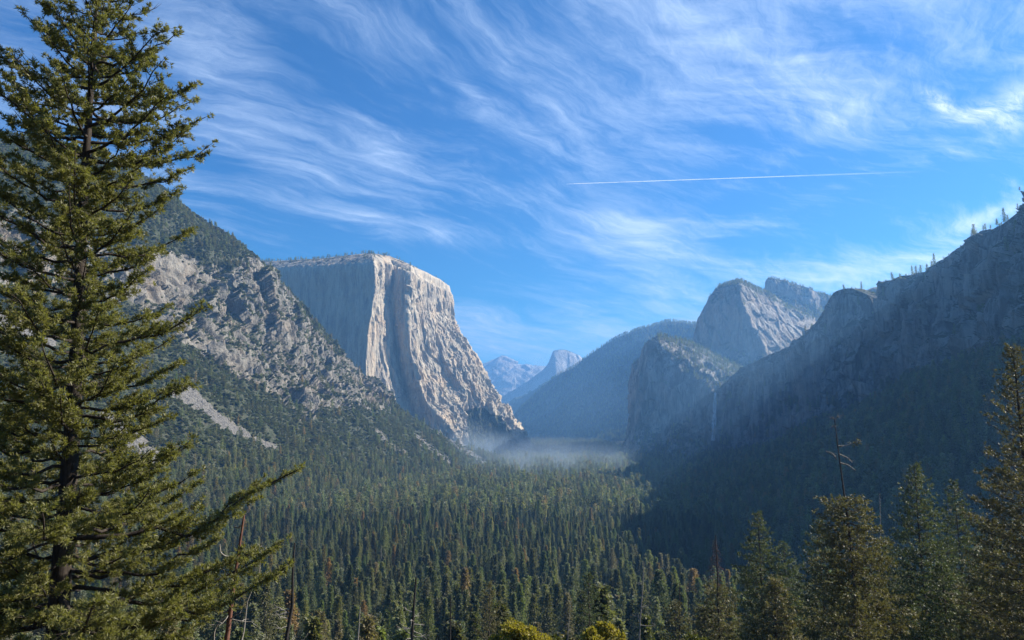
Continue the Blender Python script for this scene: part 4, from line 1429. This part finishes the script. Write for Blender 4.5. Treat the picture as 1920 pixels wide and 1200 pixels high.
fp = floor_points()
fz = near_z(fp[:, 0], fp[:, 1])
Nf = len(fp)
hgt = 50 * (0.78 + 0.22 * fbm(np.stack([fp[:, 0] / 90., fp[:, 1] / 90., fp[:, 0] * 0 + 5], -1), 3) * 2.0) * (0.42 + 0.78 * RNG.uniform(0, 1, Nf) ** 0.8)
hgt = np.where(fp[:, 1] < 260, hgt * 0.85, hgt)
bn = fbm(np.stack([fp[:, 0] / 55., fp[:, 1] / 120., fp[:, 0] * 0 + 9], -1), 3)
isb = (bn > 0.20) & (RNG.uniform(size=Nf) < 0.65) | (RNG.uniform(size=Nf) < 0.06)
isd = RNG.uniform(size=Nf) < 0.012
pos = np.stack([fp[:, 0], fp[:, 1], fz], -1)
tpx, tpy = project(pos + np.stack([hgt * 0, hgt * 0, hgt], -1))
inview = (tpx > -30) & (tpx < 1950) & (tpy < 1192)
# nothing tall may rise in front of the foreground group
near_ok = ~((fp[:, 1] < 300) & (tpy < 1040) & (tpx < 1250)) & ~((fp[:, 1] < 200) & (tpy < 1085))
hid = fp[:, 1] < 210
order = np.argsort(-(hgt / fp[:, 1]))
used = np.zeros(Nf, bool)
cidx = [i for i in order if inview[i] and near_ok[i] and not isb[i] and not isd[i]][:300]
bidx = [i for i in order if inview[i] and near_ok[i] and isb[i]][:60]
didx = [i for i in order if inview[i] and near_ok[i] and isd[i] and not isb[i]][:16]
CK = ['narrow dark conifer', 'slender conifer', 'broad ragged conifer', 'full-skirted conifer', 'thin-crowned conifer']
MARKS = [(130, 'the big left conifer'), (440, 'the reddish bare trunk'), (545, 'the straight blackened trunk'), (673, 'the short pale pole'),
         (776, 'the twisted blackened trunk'), (845, 'the slim dark pole'), (975, 'the left yellow oak'), (1105, 'the young pine'),
         (1204, 'the hooked pale stem'), (1282, 'the two bare poles'), (1421, 'the wide dark conifer'), (1566, 'the dead-topped conifer'),
         (1714, 'the pointed green conifer'), (1897, 'the right-edge pine')]
ORD = ['first', 'second', 'third', 'fourth', 'fifth', 'sixth', 'seventh', 'eighth', 'ninth', 'tenth', 'eleventh', 'twelfth', 'thirteenth', 'fourteenth', 'fifteenth', 'sixteenth']
allv = np.array(cidx + bidx + didx)
band = np.digitize(tpy[allv], np.quantile(tpy[allv], [0.17, 0.34, 0.5, 0.67, 0.84]))
near_m = np.array([int(np.argmin([abs(tpx[i] - m_[0]) for m_ in MARKS])) for i in allv])
sidev = np.array([tpx[i] > MARKS[k][0] for i, k in zip(allv, near_m)])
BAND = {0: 'topmost row', 1: 'fifth row up', 2: 'fourth row up', 3: 'third row up', 4: 'second row up', 5: 'bottom row'}
WHERE = {}
for b_ in range(6):
    for k_ in range(len(MARKS)):
        for sd_ in (False, True):
            g_ = [int(i) for i, bb_, kk_, ss_ in zip(allv, band, near_m, sidev) if bb_ == b_ and kk_ == k_ and ss_ == sd_]
            g_.sort(key=lambda i: abs(tpx[i] - MARKS[k_][0]))
            for q_, i in enumerate(g_):
                WHERE[i] = '%s %s of %s, %s' % (ORD[min(q_, 15)], 'right' if sd_ else 'left', MARKS[k_][1], BAND[b_])


def place_tree(name, crown, trunk, p, s, rz, label, cat, group):
    root = thing(name, p, label, cat, group, rz)
    root.scale = s
    obj('crown', crown, root)
    obj('trunk', trunk, root)
    return root


NEAR_OBJ = {}
for n_, i in enumerate(cidx):
    k = int(RNG.integers(0, 5))
    s = hgt[i] / NEAR[k][2]
    w = s * RNG.uniform(0.85, 1.2)
    o = place_tree('conifer_tree', NEAR[k][0], NEAR[k][1], pos[i], (w, w, s), float(RNG.uniform(0, 6.28)), CK[k] + ', ' + WHERE[int(i)], 'tree', 'conifers of the valley forest with a %s' %
                   ['narrow dark crown', 'slender crown', 'broad ragged crown', 'full crown', 'thin crown'][k])
    NEAR_OBJ.setdefault(k, o)
    used[i] = True
for i in bidx:
    s = float(RNG.uniform(0.7, 1.25))
    o = place_tree('broadleaf_tree', BROAD[0], BROAD[1], pos[i], (s, s, s), float(RNG.uniform(0, 6.28)),
                   'rounded broadleaf tree, ' + WHERE[int(i)], 'tree', 'broadleaf trees among the valley conifers')
    NEAR_OBJ.setdefault('b', o)
    used[i] = True
for i in didx:
    s = hgt[i] / 36.0
    o = tag(obj('dead_tree', STEM[i % 2], loc=pos[i]), 'pale dead stem, ' + WHERE[int(i)], 'dead tree', 'pale dead stems in the valley forest')
    o.scale = (s, s, s)
    used[i] = True

# single far trees that also lend their mesh to the mass of the forest
SRC = {}
for k in range(4):
    q = (-150 + 90 * k, 1040 + 25 * k, 2.0)
    o = tag(obj('conifer_tree', FAR[k], loc=q), 'distant conifer, %s from the left of four in line across the mid valley' % ORD[k], 'tree', 'distant conifers in mid valley')
    SRC['f%d' % k] = [o]
for k in range(3):
    q = TERR['hillside'][0][430 + 20 * k, 560 + 30 * k]
    o = tag(obj('shrub', BUSH[k], loc=[float(c) for c in q]), 'rounded green shrub on the left hillside scrub, %s from the left' % ORD[k], 'shrub', 'shrubs on the left hillside')
    SRC['s%d' % k] = [o]


def children_meshes(root):
    return [c for c in COL.objects if c.parent == root]


for k in range(5):
    SRC['n%d' % k] = children_meshes(NEAR_OBJ[k])
SRC['b'] = children_meshes(NEAR_OBJ['b'])
o = [o for o in COL.objects if o.name.startswith('dead_tree') and o.data in STEM]
SRC['d'] = [o[0]]


def scatter(name, groups, label=None):
    """groups: {source key: (positions, scale xyz, rot z)} -> one object of instanced plants"""
    keys = list(groups)
    Ps = np.concatenate([groups[k][0] for k in keys])
    Ss = np.concatenate([groups[k][1] for k in keys])
    Rs = np.concatenate([groups[k][2] for k in keys])
    Ks = np.concatenate([np.full(len(groups[k][0]), i) for i, k in enumerate(keys)])
    me = bpy.data.meshes.new(name)
    me.vertices.add(len(Ps))
    me.vertices.foreach_set('co', Ps.astype(np.float32).ravel())
    a = me.attributes.new('scl', 'FLOAT_VECTOR', 'POINT'); a.data.foreach_set('vector', Ss.astype(np.float32).ravel())
    rv = np.stack([Rs[:, 1], Rs[:, 2], Rs[:, 0]], -1)
    a = me.attributes.new('rot', 'FLOAT_VECTOR', 'POINT'); a.data.foreach_set('vector', rv.astype(np.float32).ravel())
    a = me.attributes.new('kindex', 'INT', 'POINT'); a.data.foreach_set('value', Ks.astype(np.int32))
    o = obj(name, me)
    ng = bpy.data.node_groups.new(name, 'GeometryNodeTree')
    ng.interface.new_socket('Geometry', in_out='INPUT', socket_type='NodeSocketGeometry')
    ng.interface.new_socket('Geometry', in_out='OUTPUT', socket_type='NodeSocketGeometry')
    gi = ng.nodes.new('NodeGroupInput')
    go = ng.nodes.new('NodeGroupOutput')
    join = ng.nodes.new('GeometryNodeJoinGeometry')

    def named(attr, typ):
        nd = ng.nodes.new('GeometryNodeInputNamedAttribute')
        nd.data_type = typ
        nd.inputs['Name'].default_value = attr
        return nd.outputs['Attribute']
    na, ns, nk = named('rot', 'FLOAT_VECTOR'), named('scl', 'FLOAT_VECTOR'), named('kindex', 'INT')
    for i, k in enumerate(keys):
        cmp_ = ng.nodes.new('FunctionNodeCompare')
        cmp_.data_type = 'INT'
        cmp_.operation = 'EQUAL'
        ng.links.new(nk, cmp_.inputs[2])
        cmp_.inputs[3].default_value = i
        iop = ng.nodes.new('GeometryNodeInstanceOnPoints')
        ng.links.new(gi.outputs[0], iop.inputs['Points'])
        ng.links.new(cmp_.outputs[0], iop.inputs['Selection'])
        ng.links.new(na, iop.inputs['Rotation'])
        ng.links.new(ns, iop.inputs['Scale'])
        sj = ng.nodes.new('GeometryNodeJoinGeometry')
        for so in SRC[k]:
            oi = ng.nodes.new('GeometryNodeObjectInfo')
            oi.transform_space = 'ORIGINAL'
            oi.inputs['Object'].default_value = so
            ng.links.new(oi.outputs['Geometry'], sj.inputs[0])
        ng.links.new(sj.outputs[0], iop.inputs['Instance'])
        ng.links.new(iop.outputs[0], join.inputs[0])
    ng.links.new(join.outputs[0], go.inputs[0])
    md = o.modifiers.new('scatter', 'NODES')
    md.node_group = ng
    tag(o, kind='stuff')
    return o


def mk(idx, w=1.0, ref=40.0, tilt=0.03):
    n = len(idx)
    s = hgt[idx] / ref
    ww = s * RNG.uniform(0.85, 1.25, n) * w
    return pos[idx], np.stack([ww, ww, s], -1), np.stack([RNG.uniform(0, 6.28, n), RNG.normal(size=n) * tilt, RNG.normal(size=n) * tilt], -1)


rest = np.where(~used & near_ok & (fp[:, 1] > 150) & (tpx > -250) & (tpx < 2700))[0]
gr_ = {}
ry = fp[rest, 1]
con = rest[~isb[rest] & ~isd[rest]]
for sel, ks, ref in ((con[fp[con, 1] < 1300], ['n%d' % k for k in range(5)], None), (con[fp[con, 1] >= 1300], ['f%d' % k for k in range(4)], 40.0)):
    pick = RNG.integers(0, len(ks), len(sel))
    for i, k in enumerate(ks):
        s = sel[pick == i]
        gr_[k] = mk(s, ref=ref or NEAR[i][2], w=1.0 if ref is None else 1.1)
bb = rest[isb[rest]]
gr_['b'] = mk(bb, ref=38.0)
gr_['d'] = mk(rest[isd[rest] & ~isb[rest]], ref=38.0)
scatter('forest', gr_)
print('forest', Nf, len(cidx), len(bidx), len(didx))


# ---- plants on the slopes
def sample(key, dens, seed, pad=160):
    G, N, v, s = TERR[key]
    c = (G[:-1, :-1] + G[1:, 1:] + G[:-1, 1:] + G[1:, :-1]) / 4
    ar = np.linalg.norm(np.cross(G[1:, :-1] - G[:-1, :-1], G[:-1, 1:] - G[:-1, :-1]), axis=-1)
    px, py = project(c)
    ok = (px > -pad) & (px < 1920 + pad) & (c[..., 2] > -3)
    tocam = np.array((0, 0, CZ)) - c
    tocam = unit(tocam)
    facing = (N[:-1, :-1] * tocam).sum(-1)
    ok &= facing > -0.12
    w = ar * dens(c, N[:-1, :-1], v[:-1, :-1], s[:-1, :-1], px, py) * ok
    r = np.random.default_rng(seed)
    n = r.poisson(w)
    idx = np.repeat(np.arange(w.size), n.ravel())
    i, j = np.unravel_index(idx, w.shape)
    u, t_ = r.uniform(size=(len(i), 1)), r.uniform(size=(len(i), 1))
    p = G[i, j] * (1 - u) * (1 - t_) + G[i + 1, j] * u * (1 - t_) + G[i, j + 1] * (1 - u) * t_ + G[i + 1, j + 1] * u * t_
    return p, px[i, j], py[i, j], r


def plants(p, r, hmin, hmax, ref, keys, wide=(0.9, 1.3), sink=0.4):
    out = {}
    pick = r.integers(0, len(keys), len(p))
    for i, k in enumerate(keys):
        q = p[pick == i].copy()
        h = r.uniform(hmin, hmax, len(q)) ** 1.0 / ref
        w = h * r.uniform(wide[0], wide[1], len(q))
        q[:, 2] -= sink
        out[k] = (q, np.stack([w, w, h], -1), np.stack([r.uniform(0, 6.28, len(q)), r.normal(size=len(q)) * 0.05, r.normal(size=len(q)) * 0.05], -1))
    return out


def merge(*ds):
    out = {}
    for d in ds:
        for k, v in d.items():
            out.setdefault(k, []).append(v)
    return {k: tuple(np.concatenate([x[i] for x in v]) for i in range(3)) for k, v in out.items()}


def d_scrub(c, N, v, s, px, py):
    clump = sstep(fbm(c / 38., 3, 0.6), -0.35, 0.15)
    return 0.034 * np.clip(v, 0, 1) ** 1.5 * (0.15 + 0.85 * clump) * (1 - s * 0.97)


def d_con(c, N, v, s, px, py):
    low = sstep(py + (px - 300) * 0.0 + fbm(c / 150., 2) * 40, 820 + 0.0 * px, 930)
    high = 1 - sstep(py - np.interp(px, [0, 210, 360, 500, 600], [246, 292, 385, 490, 622]), 40, 120)
    high = high * (px < 640) * 0.7
    n = sstep(fbm(c / 60. + 50, 3, 0.6), -0.25, 0.25)
    return (0.0075 * low + 0.007 * high * (0.3 + 0.7 * n) + 0.0007) * np.clip(v * 1.2, 0, 1) * (1 - s)


p, a_, b_, r = sample('hillside', d_scrub, 301)
print('scrub', len(p))
sc1 = plants(p, r, 2.4, 6.6, 6.0, ['s0', 's1', 's2'])
scatter('scrub', sc1)
p, a_, b_, r = sample('hillside', d_con, 302)
print('hill conifers', len(p))
ridge_ = np.array([b < 700 for b in b_])
ds = [plants(p[ridge_], r, 9, 20, 40.0, ['f0', 'f1', 'f2', 'f3'], wide=(1.2, 1.8), sink=1.0), plants(p[~ridge_], r, 16, 32, 40.0, ['f0', 'f1', 'f2', 'f3'], wide=(1.0, 1.4), sink=1.0)]


def d_cap(c, N, v, s, px, py):
    return 0.0022 * sstep(v, 0.5, 0.8)


p, a_, b_, r = sample('granite_cliff', d_cap, 303)
ds.append(plants(p, r, 12, 24, 40.0, ['f0', 'f3'], wide=(1.2, 1.8), sink=1.0))
print('cap trees', len(p))


def d_right(c, N, v, s, px, py):
    return 0.0065 * sstep(v, 0.5, 0.9) * (sstep(N[..., 2], 0.35, 0.6)) * np.where(c[..., 2] > 300, 0.05, 1.0)


p, a_, b_, r = sample('mountain', d_right, 304)
ds.append(plants(p, r, 22, 40, 40.0, ['f0', 'f1', 'f2', 'f3'], wide=(1.0, 1.4), sink=1.0))
print('right', len(p))
for key in TERR:
    if key in ('hillside', 'granite_cliff', 'mountain') or key.startswith('rock_dome'):
        continue
    cy = TERR[key][0][..., 1].mean()
    if cy > 9000:
        continue
    dd = 0.004 if cy < 6500 else 0.0016
    p, a_, b_, r = sample(key, lambda c, N, v, s, px, py: dd * sstep(v, 0.45, 0.8), 305, pad=40)
    if cy < 6500:
        ds.append(plants(p, r, 12, 24, 40.0, ['f0', 'f1'], wide=(1.2, 1.7), sink=1.0))
    else:
        ds.append(plants(p, r, 26, 38, 40.0, ['f0', 'f3'], wide=(1.2, 1.8), sink=1.0))
    print(key, len(p), cy)


def d_crest(c, N, v, s, px, py):
    row = np.arange(c.shape[0])[:, None] * np.ones((1, c.shape[1]))
    top = np.argmax(c[..., 2] > 1e9, axis=0)
    zmax = c[..., 2].max(0)[None, :]
    return 0.006 * (c[..., 2] > zmax - 22) * sstep(fbm(c / 50., 3), -0.1, 0.3)


p, a_, b_, r = sample('mountain', d_crest, 307)
ds.append(plants(p, r, 3, 9, 40.0, ['f0', 'f1', 'f3'], wide=(1.6, 2.6), sink=0.5))
scatter('forest', merge(*ds))

# ---- the lone trees on the skyline of the right wall
G_ = TERR['mountain'][0]
cpx, cpy = project(G_)
ski = -1
for i, (px, kind, h) in enumerate([(1684, 0, 12), (1725, 9, 24), (1766, 2, 10), (1823, 2, 17), (1842, 1, 16), (1849, 0, 19), (1859, 1, 14), (1870, 3, 24), (1880, 2, 13), (1887, 1, 16),
                                   (1907, 0, 13), (1912, 2, 10)]):
    ski += 1
    sel = np.abs(cpx - px) < 3
    jj = np.argmin(np.where(sel, cpy, 1e9))
    q = G_.reshape(-1, 3)[jj]
    s = h / 40.0 * 0.8
    words = {0: 'dark pointed', 1: 'slim', 2: 'bushy wide', 3: 'tall thin', 9: 'bare dead'}
    if kind == 9:
        o = tag(obj('dead_tree', STEM[0], loc=[float(c) for c in q]), 'bare dead spike alone on the crest of the shaded right wall', 'dead tree')
        s = h / 30.0
        o.scale = (s, s, s)
    else:
        o = tag(obj('conifer_tree', FAR[kind], loc=[float(c) for c in q]), '%s conifer on the right crest, %s from the left along the skyline' % (words[kind], ORD[ski]), 'tree',
                'lone conifers on the right skyline')
        o.scale = (s * 1.5, s * 1.5, s)

# ---- waterfall in the notch, contrail, thin smoke over the trees
q0, q1 = P(1341, 736, 3330), P(1338, 826, 3290)
n = 40
tt = np.linspace(0, 1, n)
ctr = q0 + (q1 - q0) * tt[:, None]
G = Geo()
wdt = 6 + 5 * tt
V = []
for k in range(5):
    off = (k - 2) / 2.0
    V.append(ctr + np.stack([off * wdt + np.sin(tt * 17 + k) * 1.2, -2.5 * (1 - off * off) + 0 * tt, 0 * tt], -1))
V = np.stack(V, 1).reshape(-1, 3)
m, g = new_mat('falling_water')
bs = g.n('ShaderNodeBsdfPrincipled', {'Base Color': (0.62, 0.66, 0.70, 1), 'Roughness': 0.6})
co = g.n('ShaderNodeTexCoord').outputs['Object']
al = g.ramp(g.noise(g.mapping(co, scale=(0.35, 0.35, 0.02)), 1.0, 5, 0.6), 0.34, 0.56, 0.05, 0.9)
g.t.links.new(al, bs.inputs['Alpha'])
g.n('ShaderNodeOutputMaterial', {'Surface': bs.outputs[0]})
tag(obj('waterfall', mesh_np('waterfall', V, grid_faces(n, 5), m)), kind='structure')

m, g = new_mat('ice_crystal_trail')
co = g.n('ShaderNodeTexCoord').outputs['Object']
d = g.n('ShaderNodeBsdfDiffuse', {'Color': (0.95, 0.95, 0.95, 1)})
tl = g.n('ShaderNodeBsdfTranslucent', {'Color': (0.95, 0.95, 0.95, 1)})
mx0 = g.n('ShaderNodeMixShader', {0: 0.5, 1: d.outputs[0], 2: tl.outputs[0]})
tp = g.n('ShaderNodeBsdfTransparent')
age = g.n('ShaderNodeAttribute', attribute_name='tint').outputs['Fac']
al = g.math('MULTIPLY', age, g.ramp(g.noise(co, 0.0016, 4, 0.6), 0.25, 0.6, 0.45, 1.0))
mx = g.n('ShaderNodeMixShader', {0: al, 1: tp.outputs[0], 2: mx0.outputs[0]})
g.n('ShaderNodeOutputMaterial', {'Surface': mx.outputs[0]})
pa, pb = P(1062, 345, 26500), P(1830, 318, 24000)
s = np.linspace(0, 1, 60)
pts = pa + (pb - pa) * s[:, None]
V, Q = tube(pts, np.interp(s, [0, 0.03, 0.5, 1], [3, 11, 18, 45]), 8)
tint = np.repeat(np.interp(s, [0, 0.05, 0.4, 0.65, 0.9], [0.75, 0.7, 0.45, 0.18, 0.0]), 8)
o = obj('contrail', mesh_np('contrail', V, Q, m, {'tint': tint}))
tag(o, 'long thin white aircraft trail crossing the blue sky, fading to the right', 'contrail')


def lens(name, c, r, seed, dens, col=(0.70, 0.84, 1.0)):
    """a low drift of smoke, thickest in the middle and fading out to its rim"""
    n1, n2 = 20, 40
    th = np.linspace(0, math.pi, n1)[:, None]
    ph = np.linspace(0, 2 * math.pi, n2)[None]
    V = np.stack([np.sin(th) * np.cos(ph), np.sin(th) * np.sin(ph), np.cos(th) + 0 * ph], -1)
    V[:, -1] = V[:, 0]
    o = obj(name, mesh_np(name, V, grid_faces(n1, n2), None), loc=c)
    o.scale = r
    m, g = new_mat('smoke')
    co = g.n('ShaderNodeTexCoord').outputs['Object']
    d2 = g.vmath('DOT_PRODUCT', co, co, out=1)
    f = g.math('MAXIMUM', g.math('SUBTRACT', 1.0, d2), 0.0)
    f = g.math('MULTIPLY', f, f)
    nz = g.noise(g.mapping(co, loc=(seed, 0, 0), scale=(2.2, 2.2, 0.5)), 1.6, 3, 0.6)
    f = g.math('MULTIPLY', f, g.ramp(nz, 0.38, 0.62, 0.1, 1.6))
    v = g.n('ShaderNodeVolumePrincipled', {'Color': (*col, 1), 'Density': g.math('MULTIPLY', f, dens), 'Anisotropy': 0.4})
    g.n('ShaderNodeOutputMaterial', {'Volume': v.outputs[0]})
    o.data.materials.append(m)
    tag(o, kind='stuff')




# ------------------------------------------------------------------ haze in the valley air
def box_mesh(name, x0, x1, y0, y1, z0, z1):
    v = [(x, y, z) for z in (z0, z1) for y in (y0, y1) for x in (x0, x1)]
    q = [(0, 2, 3, 1), (4, 5, 7, 6), (0, 1, 5, 4), (2, 6, 7, 3), (0, 4, 6, 2), (1, 3, 7, 5)]
    return mesh_np(name, v, q, None, smooth=False)


def vol_mat(name, dens, col, aniso=0.3):
    m, g = new_mat(name)
    v = g.n('ShaderNodeVolumePrincipled', {'Color': (*col, 1), 'Density': dens, 'Anisotropy': aniso})
    g.n('ShaderNodeOutputMaterial', {'Volume': v.outputs[0]})
    return m


hz = obj('haze', box_mesh('haze', -24500, 24500, -1000, 24500, -40, 1850))
hz.data.materials.append(vol_mat('valley_haze', 6.8e-5, (0.20, 0.49, 1.0), 0.3))
tag(hz, kind='stuff')

lens('smoke', (60, 3800, 40), (780, 950, 110), 1, 0.55e-3, (0.6, 0.78, 1.0))
lens('smoke', (130, 2750, 35), (420, 850, 110), 4, 0.9e-3, (0.6, 0.78, 1.0))
lens('smoke', (-70, 4000, 40), (250, 450, 130), 21, 1.0e-3, (0.6, 0.78, 1.0))
lens('smoke', (-150, 3000, 60), (150, 500, 170), 31, 0.8e-3, (0.6, 0.78, 1.0))
lens('smoke', (500, 6000, 200), (1500, 900, 520), 14, 1.6e-4, (0.32, 0.6, 1.0))
lens('smoke', (720, 2150, 330), (420, 650, 300), 41, 1.5e-4, (0.32, 0.6, 1.0))
